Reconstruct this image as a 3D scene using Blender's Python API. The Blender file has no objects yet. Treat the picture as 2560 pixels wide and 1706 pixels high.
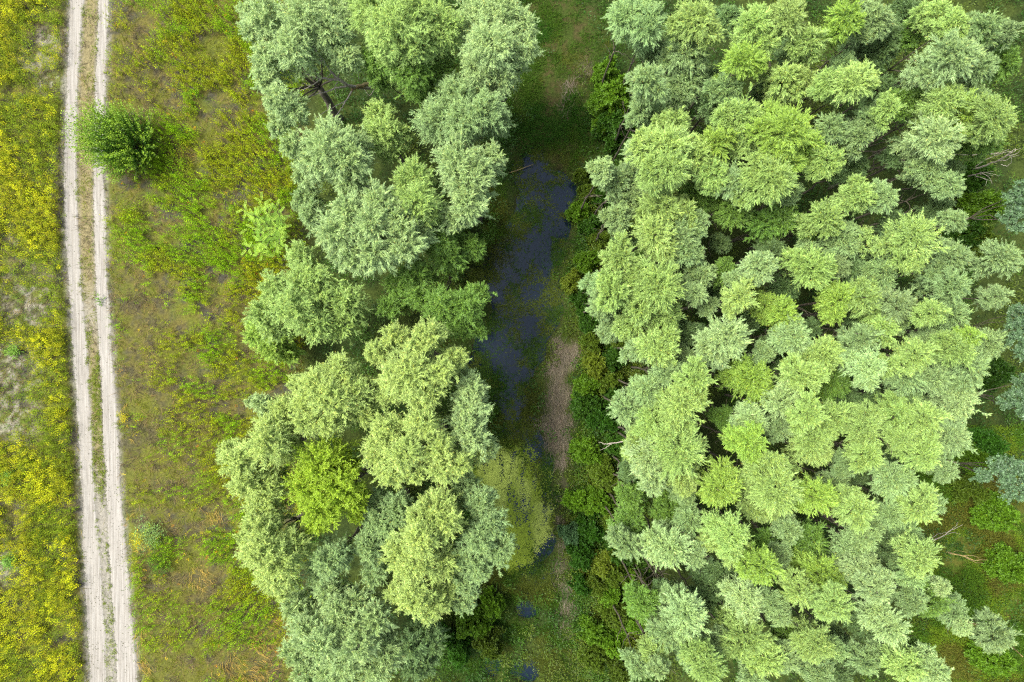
import bpy, math, random
import numpy as np

sc = bpy.context.scene
# ------------------------------------------------------------------ camera, sky, sun, exposure
H = 39.0                                   # flying height above the meadow
cam_d = bpy.data.cameras.new("camera")
cam_d.sensor_width = 36.0
cam_d.lens = 24.0
cam_d.clip_end = 2000.0
cam = bpy.data.objects.new("camera", cam_d)
cam.location = (0, 0, H)
cam.rotation_euler = (0, 0, 0)
sc.collection.objects.link(cam)
sc.camera = cam

SUN_EL, SUN_AZ = math.radians(62), math.radians(165)     # azimuth measured from +X, counter-clockwise
world = bpy.data.worlds.new("World")
sc.world = world
world.use_nodes = True
wn, wl = world.node_tree.nodes, world.node_tree.links
wn.clear()
sky = wn.new("ShaderNodeTexSky")
sky.sky_type = 'NISHITA'
sky.sun_disc = False
sky.sun_elevation = SUN_EL
sky.sun_rotation = math.radians(90) - SUN_AZ
sky.air_density = 1.0
sky.dust_density = 4.0
sky.ozone_density = 0.6
bg = wn.new("ShaderNodeBackground")
bg.inputs[1].default_value = 0.11
out = wn.new("ShaderNodeOutputWorld")
hs = wn.new("ShaderNodeHueSaturation")          # thin overcast: a paler, greyer sky
hs.inputs["Saturation"].default_value = 0.6
wl.new(sky.outputs[0], hs.inputs["Color"])
wl.new(hs.outputs[0], bg.inputs[0])
wl.new(bg.outputs[0], out.inputs[0])

sun_d = bpy.data.lights.new("sun", 'SUN')
sun_d.energy = 1.5
sun_d.angle = math.radians(16)
sun_d.color = (1.0, 0.97, 0.90)
sun = bpy.data.objects.new("sun", sun_d)
sun.rotation_euler = (0, math.radians(90) - SUN_EL, SUN_AZ)
sun.location = (-20, 6, 60)
sc.collection.objects.link(sun)

sc.view_settings.view_transform = 'Standard'
sc.view_settings.look = 'None'
sc.view_settings.exposure = 1.9
sc.cycles.use_denoising = False
sc.cycles.filter_width = 1.2
sc.view_settings.gamma = 1.0
sc.cycles.max_bounces = 5
sc.cycles.diffuse_bounces = 2
sc.cycles.glossy_bounces = 2
sc.cycles.transmission_bounces = 3
sc.cycles.transparent_max_bounces = 4

R0 = np.random.default_rng(11)
random.seed(5)

# ------------------------------------------------------------------ helpers: pixel -> place
FULL = 2560.0
def at(fx, fy, z=0.0):
    """a point of the photograph (2560 x 1706) that lies at height z"""
    s = 1.5 * (H - z) / FULL
    return np.array([(fx - 1280.0) * s, (853.0 - fy) * s, z])
def mpp(z=0.0):
    return 1.5 * (H - z) / FULL
K = FULL / 2353.0
def at2(x, y, z=0.0):
    return at(x * K, y * K, z)

# ------------------------------------------------------------------ helpers: noise and fields
def _hash(ix, iy, seed):
    n = (ix.astype(np.int64) * 374761393 + iy.astype(np.int64) * 668265263 + seed * 974634777) & 0x7fffffff
    n = ((n ^ (n >> 13)) * 1274126177) & 0x7fffffff
    n = (n ^ (n >> 16)) & 0xffff
    return n / 65535.0
def vnoise(x, y, seed=0):
    ix, iy = np.floor(x), np.floor(y)
    fx, fy = x - ix, y - iy
    fx = fx * fx * (3 - 2 * fx); fy = fy * fy * (3 - 2 * fy)
    a = _hash(ix, iy, seed); b = _hash(ix + 1, iy, seed)
    c = _hash(ix, iy + 1, seed); d = _hash(ix + 1, iy + 1, seed)
    return (a * (1 - fx) + b * fx) * (1 - fy) + (c * (1 - fx) + d * fx) * fy
def fbm(x, y, f=1.0, seed=0, oct=4):
    s, amp, tot = 0, 1.0, 0
    for k in range(oct):
        s = s + amp * vnoise(x * f + 17.3 * k, y * f - 9.1 * k, seed + k)
        tot += amp; amp *= 0.55; f *= 2.05
    return s / tot
def sstep(a, b, x):
    t = np.clip((x - a) / (b - a), 0, 1)
    return t * t * (3 - 2 * t)
def blobs(x, y, lst, soft=0.5):
    """smooth 0..1 coverage of discs given in 2353-wide photo pixels (x, y, r) on the ground"""
    out = np.zeros_like(x)
    for (bx, by, br, *w) in lst:
        c = at2(bx, by)
        r = br * K * mpp(0)
        d = np.hypot(x - c[0], y - c[1]) / r
        v = 1 - sstep(1 - soft, 1 + soft, d)
        out = np.maximum(out, v * (w[0] if w else 1.0))
    return out

YS = np.array([-400, 0, 200, 330, 420, 550, 640, 700, 800, 1000, 1150, 1300, 1450, 1568, 1900], float)
LL = np.array([165, 160, 151, 147, 147, 150, 155, 160, 166, 179, 186, 192, 199, 204, 212], float)
LR = np.array([200, 194, 180, 178, 178, 181, 186, 192, 201, 212, 219, 233, 244, 247, 256], float)
RL = np.array([230, 226, 218, 215, 214, 216, 219, 221, 227, 236, 244, 251, 262, 266, 280], float)
RR = np.array([258, 252, 243, 241, 241, 244, 247, 251, 259, 272, 281, 295, 307, 318, 340], float)
def edge_x(arr, y_world):
    s = mpp(0) * K
    py = (853.0 / K) - y_world / s
    return (np.interp(py, YS, arr) - 1280.0 / K) * s

POND = [(1225, 395, 55), (1265, 440, 75), (1245, 500, 90), (1215, 570, 100), (1215, 650, 95), (1205, 720, 95),
        (1175, 790, 95), (1150, 850, 85), (1160, 920, 55), (1200, 1010, 60), (1220, 1060, 60), (1120, 640, 50),
        (1170, 1110, 105), (1190, 1180, 100), (1200, 1240, 85), (1230, 1330, 45), (1215, 1400, 30), (1210, 1545, 36),
        (1130, 1530, 34)]
DUCK = [(1140, 1110, 85), (1175, 1160, 80), (1180, 1215, 72), (1175, 1265, 50), (1110, 1080, 50)]
REED = [(1282, 860, 28), (1284, 915, 36), (1280, 970, 32), (1285, 1020, 26), (1290, 1060, 16), (1300, 810, 26)]
def pond_f(x, y):
    wob = (fbm(x, y, 0.8, 31) - 0.5) * 1.3
    return blobs(x + wob, y + wob, [(a, b, c * 0.78) for a, b, c in POND], 0.45)
def clearing_x(y):                       # where the corridor's ground vegetation starts (world x)
    return edge_x(np.full(len(YS), 1040.0), y)

# ------------------------------------------------------------------ helpers: meshes
def link(o, parent=None):
    sc.collection.objects.link(o)
    if parent is not None:
        o.parent = parent
    return o
def tri_mesh(name, tris, cols, mats):
    """a mesh of separate leaf triangles, one colour per face"""
    n = len(tris)
    me = bpy.data.meshes.new(name)
    me.vertices.add(n * 3)
    me.loops.add(n * 3)
    me.polygons.add(n)
    me.vertices.foreach_set("co", np.ascontiguousarray(tris, dtype=np.float32).ravel())
    me.loops.foreach_set("vertex_index", np.arange(n * 3, dtype=np.int32))
    me.polygons.foreach_set("loop_start", np.arange(0, n * 3, 3, dtype=np.int32))
    at_ = me.attributes.new("col", 'FLOAT_COLOR', 'FACE')
    c4 = np.ones((n, 4), np.float32); c4[:, :3] = cols
    at_.data.foreach_set("color", c4.ravel())
    me.update(calc_edges=True)
    for m in (mats if isinstance(mats, (list, tuple)) else [mats]):
        me.materials.append(m)
    return me
def nrm(v):
    return v / np.maximum(np.linalg.norm(v, axis=-1, keepdims=True), 1e-9)
def leaf_tris(P, D, L, W, rng, flip=0.6, wide=False):
    """P base, D direction, L length, W width -> narrow (1 triangle) or broad (2 triangles) leaves facing mostly up"""
    U = np.array([0, 0, 1.0]) + rng.normal(0, flip, P.shape)
    S = nrm(np.cross(D, U)) * (W[:, None] * 0.5)
    T = P + D * L[:, None]
    if not wide:
        return np.stack([P - S, T, P + S], 1)[:, [0, 2, 1]]
    M = P + D * (L * 0.45)[:, None] - np.array([0, 0, 1.0]) * (L * 0.03)[:, None]
    a = np.stack([P, M + S, T], 1)
    b = np.stack([P, T, M - S], 1)
    return np.concatenate([a, b], 0)

class Tubes:
    def __init__(self):
        self.v, self.f, self.n = [], [], 0
    def add(self, pts, rad, sides=6):
        pts = np.asarray(pts, float); rad = np.asarray(rad, float)
        t = nrm(np.gradient(pts, axis=0))
        ref = np.array([0.31, 0.95, 0.02])
        a = nrm(np.cross(t, ref)); b = np.cross(t, a)
        ang = np.linspace(0, 2 * math.pi, sides, endpoint=False)
        ring = pts[:, None] + rad[:, None, None] * (a[:, None] * np.cos(ang)[None, :, None] + b[:, None] * np.sin(ang)[None, :, None])
        m = len(pts)
        self.v.append(ring.reshape(-1, 3))
        for i in range(m - 1):
            for j in range(sides):
                k = (j + 1) % sides
                self.f.append((self.n + i * sides + j, self.n + i * sides + k, self.n + (i + 1) * sides + k, self.n + (i + 1) * sides + j))
        self.f.append(tuple(self.n + (m - 1) * sides + j for j in range(sides)))
        self.n += m * sides
    def mesh(self, name, mat):
        me = bpy.data.meshes.new(name)
        me.from_pydata(np.concatenate(self.v).tolist(), [], self.f)
        me.update()
        for p in me.polygons:
            p.use_smooth = True
        me.materials.append(mat)
        return me
def wander(a, b, n, amp, rng):
    """a crooked line from a to b"""
    a, b = np.asarray(a, float), np.asarray(b, float)
    t = np.linspace(0, 1, n)[:, None]
    p = a + (b - a) * t
    j = rng.normal(0, amp, (n, 3)) * np.sin(t * math.pi) ** 0.5
    return p + j

# ------------------------------------------------------------------ materials
def mat_new(name):
    m = bpy.data.materials.new(name)
    m.use_nodes = True
    m.node_tree.nodes.clear()
    return m, m.node_tree.nodes, m.node_tree.links
def leaf_material(name, back=(1, 1, 1), back_f=0.0, trans=0.28, rough=0.5, spec=0.35):
    m, N, Lk = mat_new(name)
    a = N.new("ShaderNodeAttribute"); a.attribute_name = "col"
    oi = N.new("ShaderNodeObjectInfo")
    mul = N.new("ShaderNodeMix"); mul.data_type = 'RGBA'; mul.blend_type = 'MULTIPLY'; mul.inputs[0].default_value = 1.0
    Lk.new(a.outputs["Color"], mul.inputs[6]); Lk.new(oi.outputs["Color"], mul.inputs[7])
    col = mul.outputs[2]
    if back_f > 0:
        geo = N.new("ShaderNodeNewGeometry")
        f = N.new("ShaderNodeMath"); f.operation = 'MULTIPLY'; f.inputs[1].default_value = back_f
        Lk.new(geo.outputs["Backfacing"], f.inputs[0])
        mx = N.new("ShaderNodeMix"); mx.data_type = 'RGBA'
        Lk.new(f.outputs[0], mx.inputs[0]); Lk.new(col, mx.inputs[6]); mx.inputs[7].default_value = (*back, 1)
        col = mx.outputs[2]
    p = N.new("ShaderNodeBsdfPrincipled")
    p.inputs["Roughness"].default_value = rough
    p.inputs["Specular IOR Level"].default_value = spec
    Lk.new(col, p.inputs["Base Color"])
    t = N.new("ShaderNodeBsdfTranslucent")
    Lk.new(col, t.inputs["Color"])
    mix = N.new("ShaderNodeMixShader"); mix.inputs[0].default_value = trans
    Lk.new(p.outputs[0], mix.inputs[1]); Lk.new(t.outputs[0], mix.inputs[2])
    o = N.new("ShaderNodeOutputMaterial")
    Lk.new(mix.outputs[0], o.inputs[0])
    return m
M_WILLOW = leaf_material("willow_leaf", back=(0.36, 0.52, 0.28), back_f=0.45, trans=0.16, rough=0.5, spec=0.25)
M_POPLAR = leaf_material("poplar_leaf", back=(0.24, 0.32, 0.25), back_f=0.5, trans=0.2, rough=0.45, spec=0.4)
M_LEAF = leaf_material("broad_leaf", trans=0.30, rough=0.5, spec=0.3)
M_HERB = leaf_material("herb_leaf", trans=0.25, rough=0.65, spec=0.15)

def bark_material(name, c1, c2):
    m, N, Lk = mat_new(name)
    tc = N.new("ShaderNodeTexCoord")
    mp = N.new("ShaderNodeMapping"); mp.inputs["Scale"].default_value = (9, 9, 2.5)
    nz = N.new("ShaderNodeTexNoise"); nz.inputs["Scale"].default_value = 2.0; nz.inputs["Detail"].default_value = 6
    cr = N.new("ShaderNodeValToRGB")
    cr.color_ramp.elements[0].color = (*c1, 1); cr.color_ramp.elements[1].color = (*c2, 1)
    cr.color_ramp.elements[0].position = 0.35; cr.color_ramp.elements[1].position = 0.68
    p = N.new("ShaderNodeBsdfPrincipled"); p.inputs["Roughness"].default_value = 0.85
    bp = N.new("ShaderNodeBump"); bp.inputs["Strength"].default_value = 0.5; bp.inputs["Distance"].default_value = 0.02
    o = N.new("ShaderNodeOutputMaterial")
    Lk.new(tc.outputs["Object"], mp.inputs[0]); Lk.new(mp.outputs[0], nz.inputs["Vector"])
    Lk.new(nz.outputs[0], cr.inputs[0]); Lk.new(cr.outputs[0], p.inputs["Base Color"])
    Lk.new(nz.outputs[0], bp.inputs["Height"]); Lk.new(bp.outputs[0], p.inputs["Normal"])
    Lk.new(p.outputs[0], o.inputs[0])
    return m
M_BARK = bark_material("willow_bark", (0.05, 0.045, 0.028), (0.14, 0.12, 0.08))
M_DEAD = bark_material("dead_wood", (0.24, 0.21, 0.17), (0.46, 0.41, 0.33))
M_LICHEN = bark_material("lichen_bark", (0.14, 0.11, 0.06), (0.34, 0.25, 0.07))

def ground_material():
    m, N, Lk = mat_new("soil_and_turf")
    a = N.new("ShaderNodeAttribute"); a.attribute_name = "col"
    tc = N.new("ShaderNodeTexCoord")
    n1 = N.new("ShaderNodeTexNoise"); n1.inputs["Scale"].default_value = 7.0; n1.inputs["Detail"].default_value = 8; n1.inputs["Roughness"].default_value = 0.7
    Lk.new(tc.outputs["Object"], n1.inputs["Vector"])
    mr = N.new("ShaderNodeMapRange"); mr.inputs[1].default_value = 0.3; mr.inputs[2].default_value = 0.7
    mr.inputs[3].default_value = 0.55; mr.inputs[4].default_value = 1.45
    Lk.new(n1.outputs[0], mr.inputs[0])
    v = N.new("ShaderNodeVectorMath"); v.operation = 'SCALE'
    Lk.new(a.outputs["Vector"], v.inputs[0]); Lk.new(mr.outputs[0], v.inputs["Scale"])
    p = N.new("ShaderNodeBsdfPrincipled"); p.inputs["Roughness"].default_value = 0.95; p.inputs["Specular IOR Level"].default_value = 0.1
    Lk.new(v.outputs[0], p.inputs["Base Color"])
    b = N.new("ShaderNodeBump"); b.inputs["Strength"].default_value = 0.6; b.inputs["Distance"].default_value = 0.05
    Lk.new(n1.outputs[0], b.inputs["Height"]); Lk.new(b.outputs[0], p.inputs["Normal"])
    o = N.new("ShaderNodeOutputMaterial"); Lk.new(p.outputs[0], o.inputs[0])
    return m
def sand_material():
    m, N, Lk = mat_new("pale_sand")
    tc = N.new("ShaderNodeTexCoord")
    mp = N.new("ShaderNodeMapping"); mp.inputs["Scale"].default_value = (8.0, 0.22, 1)
    n1 = N.new("ShaderNodeTexNoise"); n1.inputs["Scale"].default_value = 1.6; n1.inputs["Detail"].default_value = 6; n1.inputs["Roughness"].default_value = 0.62
    n2 = N.new("ShaderNodeTexNoise"); n2.inputs["Scale"].default_value = 5.5; n2.inputs["Detail"].default_value = 8; n2.inputs["Roughness"].default_value = 0.75
    Lk.new(tc.outputs["Object"], mp.inputs[0]); Lk.new(mp.outputs[0], n1.inputs["Vector"]); Lk.new(tc.outputs["Object"], n2.inputs["Vector"])
    cr = N.new("ShaderNodeValToRGB")
    cr.color_ramp.elements[0].position = 0.28; cr.color_ramp.elements[0].color = (0.160, 0.145, 0.120, 1)
    cr.color_ramp.elements[1].position = 0.62; cr.color_ramp.elements[1].color = (0.272, 0.258, 0.226, 1)
    Lk.new(n1.outputs[0], cr.inputs[0])
    cr2 = N.new("ShaderNodeValToRGB")
    cr2.color_ramp.elements[0].position = 0.30; cr2.color_ramp.elements[0].color = (0.66, 0.63, 0.58, 1)
    cr2.color_ramp.elements[1].position = 0.50; cr2.color_ramp.elements[1].color = (1, 1, 1, 1)
    Lk.new(n2.outputs[0], cr2.inputs[0])
    mx = N.new("ShaderNodeMix"); mx.data_type = 'RGBA'; mx.blend_type = 'MULTIPLY'; mx.inputs[0].default_value = 0.38
    Lk.new(cr.outputs[0], mx.inputs[6]); Lk.new(cr2.outputs[0], mx.inputs[7])
    p = N.new("ShaderNodeBsdfPrincipled"); p.inputs["Roughness"].default_value = 0.95; p.inputs["Specular IOR Level"].default_value = 0.1
    Lk.new(mx.outputs[2], p.inputs["Base Color"])
    b = N.new("ShaderNodeBump"); b.inputs["Strength"].default_value = 0.4; b.inputs["Distance"].default_value = 0.04
    Lk.new(n1.outputs[0], b.inputs["Height"]); Lk.new(b.outputs[0], p.inputs["Normal"])
    o = N.new("ShaderNodeOutputMaterial"); Lk.new(p.outputs[0], o.inputs[0])
    return m
def water_material():
    m, N, Lk = mat_new("pond_water")
    tc = N.new("ShaderNodeTexCoord")
    n1 = N.new("ShaderNodeTexNoise"); n1.inputs["Scale"].default_value = 5.0; n1.inputs["Detail"].default_value = 4
    Lk.new(tc.outputs["Object"], n1.inputs["Vector"])
    p = N.new("ShaderNodeBsdfPrincipled")
    p.inputs["Base Color"].default_value = (0.006, 0.012, 0.020, 1)
    p.inputs["Specular Tint"].default_value = (0.55, 0.66, 0.80, 1)
    p.inputs["Roughness"].default_value = 0.12
    p.inputs["IOR"].default_value = 1.33
    b = N.new("ShaderNodeBump"); b.inputs["Strength"].default_value = 0.25; b.inputs["Distance"].default_value = 0.02
    Lk.new(n1.outputs[0], b.inputs["Height"]); Lk.new(b.outputs[0], p.inputs["Normal"])
    o = N.new("ShaderNodeOutputMaterial"); Lk.new(p.outputs[0], o.inputs[0])
    return m
M_GROUND, M_SAND, M_WATER = ground_material(), sand_material(), water_material()

# ------------------------------------------------------------------ tags
def tag(o, label=None, cat=None, group=None, kind=None):
    if label: o["label"] = label
    if cat: o["category"] = cat
    if group: o["group"] = group
    if kind: o["kind"] = kind
    return o
def empty(name, loc):
    o = bpy.data.objects.new(name, None)
    o.empty_display_size = 0.3
    o.location = tuple(float(c) for c in loc)
    return link(o)
def part(name, me, parent, color=(1, 1, 1)):
    o = bpy.data.objects.new(name, me)
    o.color = (*color, 1)
    return link(o, parent)

# ------------------------------------------------------------------ ground
WATER_Z = -0.22
def ground_z(x, y):
    z = (fbm(x, y, 0.8, 3) - 0.5) * 0.10
    xl, xr = edge_x(LL, y), edge_x(RR, y)
    near = sstep(-0.5, 0.2, x - xl) * sstep(-0.5, 0.2, xr - x)
    z = z * (1 - near)
    return z - 0.62 * pond_f(x, y)
GOLD_BARE = [(95, 130, 45, .8), (60, 660, 60, .7), (35, 850, 65), (30, 960, 60), (20, 1300, 45, 0.9), (60, 700, 60), (110, 90, 30), (120, 190, 30), (30, 540, 25, 0.6)]
GREEN_R = [(420, 60, 90, 0.9), (480, 130, 130), (520, 250, 120), (430, 210, 60, 0.7), (430, 470, 130), (560, 400, 110), (380, 560, 80), (500, 560, 100), (480, 640, 100, 0.9),
           (560, 600, 90), (450, 880, 90, 0.6), (560, 960, 80, 0.8), (560, 330, 80), (400, 980, 70, 0.4), (350, 1260, 80, 0.8), (480, 1200, 90, 0.6), (560, 1300, 90, 0.8), (400, 1400, 120, 0.4),
           (560, 1450, 100, 0.5), (620, 420, 80), (640, 760, 60), (590, 830, 60, .6), (520, 1060, 70, .7), (440, 780, 60, .5)]
BROWN_R = [(540, 30, 70), (330, 90, 50), (320, 230, 60), (310, 620, 50), (330, 720, 60), (360, 820, 80), (320, 900, 50), (400, 930, 70), (350, 1050, 90), (430, 1100, 90), (480, 1000, 60),
           (420, 1320, 90), (350, 1420, 60), (470, 1400, 80), (600, 780, 50), (560, 700, 40), (500, 330, 40), (420, 350, 30), (600, 1500, 80), (420, 1530, 80), (540, 150, 25)]
def gold_f(x, y):
    e = edge_x(LL, y)
    f = sstep(0.0, 0.35, e - 0.05 - x)
    n = fbm(x, y, 0.42, 61, 4)
    return f * np.clip(1 - 1.0 * blobs(x, y, GOLD_BARE, 0.6), 0, 1) * sstep(0.26, 0.52, n + 0.1)
def right_meadow(x, y):
    return sstep(0.1, 0.5, x - edge_x(RR, y)) * (1 - sstep(-0.3, 0.6, x - edge_x(np.full(len(YS), 700.0), y)))
def green_f(x, y):
    n = fbm(x, y, 0.6, 71, 4)
    return np.clip(blobs(x, y, GREEN_R, 0.75) * 0.95 + 0.42 - 0.42 * blobs(x, y, BROWN_R, 0.6), 0, 1) * sstep(0.34, 0.56, n)

def build_ground():
    xs = np.concatenate([[-260, -160, -100, -60, -44], np.arange(-34, 34.01, 0.16), [44, 60, 100, 160, 260]])
    ys = np.concatenate([[-260, -160, -90, -50, -34], np.arange(-24, 24.01, 0.16), [34, 50, 90, 160, 260]])
    X, Y = np.meshgrid(xs, ys)
    x, y = X.ravel(), Y.ravel()
    z = ground_z(x, y)
    n1 = fbm(x, y, 1.1, 5); n2 = fbm(x, y, 3.0, 9, 3); n3 = fbm(x, y, 0.35, 13, 3)
    def C(r, g, b): return np.array([r, g, b])
    soil = C(0.048, 0.046, 0.032); straw = C(0.095, 0.085, 0.022); olive = C(0.085, 0.105, 0.010); moss = C(0.035, 0.05, 0.010)
    sand = C(0.20, 0.188, 0.158); mud = C(0.03, 0.026, 0.014); reed = C(0.095, 0.082, 0.050); leafm = C(0.022, 0.035, 0.008)
    w = lambda a: a[:, None]
    # meadow
    col = soil * w(1 - sstep(0.35, 0.62, n2)) + straw * w(sstep(0.35, 0.62, n2))
    col = col * w(1 - sstep(0.42, 0.62, n1) * 0.7) + olive * w(sstep(0.42, 0.62, n1) * 0.7)
    br = blobs(x, y, BROWN_R, 0.7)
    col = col * w(1 - 0.5 * br) + (straw * 0.8) * w(0.5 * br)
    bare = blobs(x, y, GOLD_BARE, 0.6) * sstep(0.45, 0.6, n2)
    col = col * w(1 - 0.6 * bare) + C(0.27, 0.25, 0.22) * w(0.6 * bare)
    # the forest side and the ditch
    xm = edge_x(np.full(len(YS), 640.0), y)
    wood = sstep(0.0, 2.5, x - xm)
    dark = moss * w(1 - sstep(0.4, 0.6, n1)) + leafm * w(sstep(0.4, 0.6, n1))
    right = sstep(edge_x(np.full(len(YS), 2120.0), y), edge_x(np.full(len(YS), 2180.0), y), x) * sstep(-6, -12, y)
    grass = C(0.05, 0.085, 0.010) * w(1 - sstep(0.4, 0.6, n2)) + C(0.075, 0.080, 0.014) * w(sstep(0.4, 0.6, n2))
    dark = dark * w(1 - right) + grass * w(right)
    col = col * w(1 - wood) + dark * w(wood)
    cor = blobs(x, y, [(1280, 60, 90), (1260, 200, 80), (1270, 300, 90), (1300, 150, 70), (1290, 340, 60)], 0.5)
    cc = C(0.034, 0.052, 0.008) * w(1 - sstep(0.4, 0.6, n2)) + C(0.050, 0.042, 0.015) * w(sstep(0.4, 0.6, n2))
    col = col * w(1 - 0.8 * cor) + cc * w(0.8 * cor)
    rd = 1.0 * np.maximum(blobs(x + (fbm(x, y, 0.9, 196) - .5) * 1.4, y + (fbm(x, y, 0.9, 197) - .5) * 1.4, REED, 0.6), blobs(x, y, [(1293, 1110, 13), (1290, 1150, 14), (1288, 1200, 14), (1288, 1250, 15), (1290, 1300, 16), (1300, 1350, 18), (1305, 1400, 20), (1300, 1450, 18), (1348, 160, 22), (1300, 250, 16)], 0.6) * 0.5)
    col = col * w(1 - rd) + reed * w(rd * (0.7 + 0.6 * n2))
    pf = pond_f(x, y)
    col = col * w(1 - sstep(0.15, 0.5, pf)) + mud * w(sstep(0.15, 0.5, pf))
    # sandy margins of the track
    xl, xr, a, b = edge_x(LL, y), edge_x(RR, y), edge_x(LR, y), edge_x(RL, y)
    intrack = sstep(-0.30, 0.05, x - xl + (n2 - .5) * .5) * sstep(-0.30, 0.05, xr - x + (n2 - .5) * .5)
    mid = sstep(-0.1, 0.2, x - a) * sstep(-0.1, 0.2, b - x)
    sandy = sstep(-6.0, -9.5, y) * 0.75 + np.exp(-((y - 1.6) / 1.4) ** 2) * 0.5 + 0.15
    sandy = np.clip(sandy, 0, 1)
    midc = (C(0.15, 0.125, 0.05) * w(1 - sandy) + sand * w(sandy))
    col = col * w(1 - intrack * 0.85) + (sand * 0.8) * w(intrack * 0.85)
    col = col * w(1 - mid) + midc * w(mid)
    nx, ny = len(xs), len(ys)
    me = bpy.data.meshes.new("ground")
    idx = np.arange(nx * ny).reshape(ny, nx)
    q = np.stack([idx[:-1, :-1], idx[:-1, 1:], idx[1:, 1:], idx[1:, :-1]], -1).reshape(-1, 4)
    me.vertices.add(nx * ny); me.loops.add(len(q) * 4); me.polygons.add(len(q))
    me.vertices.foreach_set("co", np.stack([x, y, z], 1).astype(np.float32).ravel())
    me.loops.foreach_set("vertex_index", q.astype(np.int32).ravel())
    me.polygons.foreach_set("loop_start", np.arange(0, len(q) * 4, 4, dtype=np.int32))
    me.update(calc_edges=True)
    me.polygons.foreach_set("use_smooth", np.ones(len(q), bool))
    at_ = me.attributes.new("col", 'FLOAT_COLOR', 'POINT')
    c4 = np.ones((nx * ny, 4), np.float32); c4[:, :3] = np.clip(col, 0.004, 0.8)
    at_.data.foreach_set("color", c4.ravel())
    me.materials.append(M_GROUND)
    o = link(bpy.data.objects.new("ground", me))
    tag(o, "rough meadow and damp woodland ground under the plants", "ground", kind="structure")
build_ground()

def build_track():
    """two bare sandy wheel ruts as one sheet a little above the meadow"""
    verts, faces = [], []
    rng = np.random.default_rng(8)
    for (A, B, sd) in ((LL, LR, 1), (RL, RR, 2)):
        ys = np.arange(-30, 30, 0.06)
        n = len(ys)
        a = edge_x(A, ys) + (fbm(ys * 0 + sd, ys, 0.7, 41 + sd, 3) - 0.5) * 0.22 + rng.normal(0, 0.022, n)
        b = edge_x(B, ys) + (fbm(ys * 0 + sd, ys, 0.7, 51 + sd, 3) - 0.5) * 0.22 + rng.normal(0, 0.022, n)
        base = len(verts); m = 15
        prof = [-0.02, 0.012, 0.018, 0.014, 0.02, 0.012, 0.006, 0.010, 0.006, 0.011, 0.018, 0.012, 0.018, 0.012, -0.02]
        for i in range(n):
            for j in range(m):
                t = j / (m - 1)
                verts.append((a[i] + (b[i] - a[i]) * t, ys[i], prof[j] + 0.006 * math.sin(ys[i] * 3 + j)))
        for i in range(n - 1):
            for j in range(m - 1):
                k = base + i * m + j
                faces.append((k, k + 1, k + m + 1, k + m))
    me = bpy.data.meshes.new("dirt_track")
    me.from_pydata(verts, [], faces); me.update()
    for p in me.polygons: p.use_smooth = True
    me.materials.append(M_SAND)
    tag(link(bpy.data.objects.new("dirt_track", me)), "two pale sandy wheel ruts running through the meadow", "track", kind="structure")
build_track()

def build_water():
    x0, y0, _ = at2(1030, 330); x1, y1, _ = at2(1370, 1700)
    me = bpy.data.meshes.new("water")
    n = 24
    xs = np.linspace(x0, x1, n); ys = np.linspace(y1, y0, n)
    v = [(a, b, WATER_Z) for b in ys for a in xs]
    f = [(j * n + i, j * n + i + 1, (j + 1) * n + i + 1, (j + 1) * n + i) for j in range(n - 1) for i in range(n - 1)]
    me.from_pydata(v, [], f); me.update(); me.materials.append(M_WATER)
    tag(link(bpy.data.objects.new("water", me)), "dark still pond water in the ditch between the groves", "water", kind="structure")
build_water()

# ------------------------------------------------------------------ stuff on the ground: plants nobody could count
def rand_in(x0, y0, x1, y1, n, rng):
    """points over a rectangle given in 2353-wide photo pixels"""
    a, b = at2(x0, y0), at2(x1, y1)
    return rng.uniform(a[0], b[0], n), rng.uniform(b[1], a[1], n)
def put_stuff(name, T, Cc, label, cat, mat=None):
    me = tri_mesh(name, np.concatenate(T), np.concatenate(Cc), mat or M_HERB)
    tag(link(bpy.data.objects.new(name, me)), label, cat, kind="stuff")
def jitter(base, n, rng, s=0.13):
    c = np.tile(np.asarray(base, float), (n, 1)) if np.ndim(base) == 1 else np.asarray(base, float)
    return np.clip(c * (1 + rng.normal(0, s, (n, 1))) * (1 + rng.normal(0, 0.04, (n, 3))), 0.002, 0.9)
def herb(x, y, h, k, ll, lw, col, rng, lo=0.15, hi=1.0, droop=0.1, rise=0.5, lean=0.12, wide=True, spread=0.03):
    """upright leafy stems: K leaves spiralling up each plant"""
    n = len(x)
    z = np.maximum(ground_z(x, y), WATER_Z)
    fr = np.linspace(lo, hi, k)[None] + rng.uniform(-0.04, 0.04, (n, k))
    le = rng.normal(0, lean, (n, 2))
    az = (np.arange(k) * 2.4)[None] + rng.uniform(0, 6.28, (n, 1)) + rng.normal(0, 0.4, (n, k))
    hz = h[:, None] * fr
    P = np.stack([x[:, None] + le[:, :1] * hz + np.cos(az) * spread, y[:, None] + le[:, 1:] * hz + np.sin(az) * spread, z[:, None] + hz], -1).reshape(-1, 3)
    el = rng.normal(rise, 0.35, (n, k))
    D = np.stack([np.cos(az) * np.cos(el), np.sin(az) * np.cos(el), np.sin(el)], -1).reshape(-1, 3)
    L = (ll * rng.uniform(0.6, 1.3, (n, k)) * (1.15 - 0.5 * fr)).ravel()
    T = leaf_tris(P, D, L, L * lw / ll, rng, 0.35, wide)
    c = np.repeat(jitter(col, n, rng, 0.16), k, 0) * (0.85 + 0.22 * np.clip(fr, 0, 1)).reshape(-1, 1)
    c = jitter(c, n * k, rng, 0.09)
    return T, (np.concatenate([c, c]) if wide else c)
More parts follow.
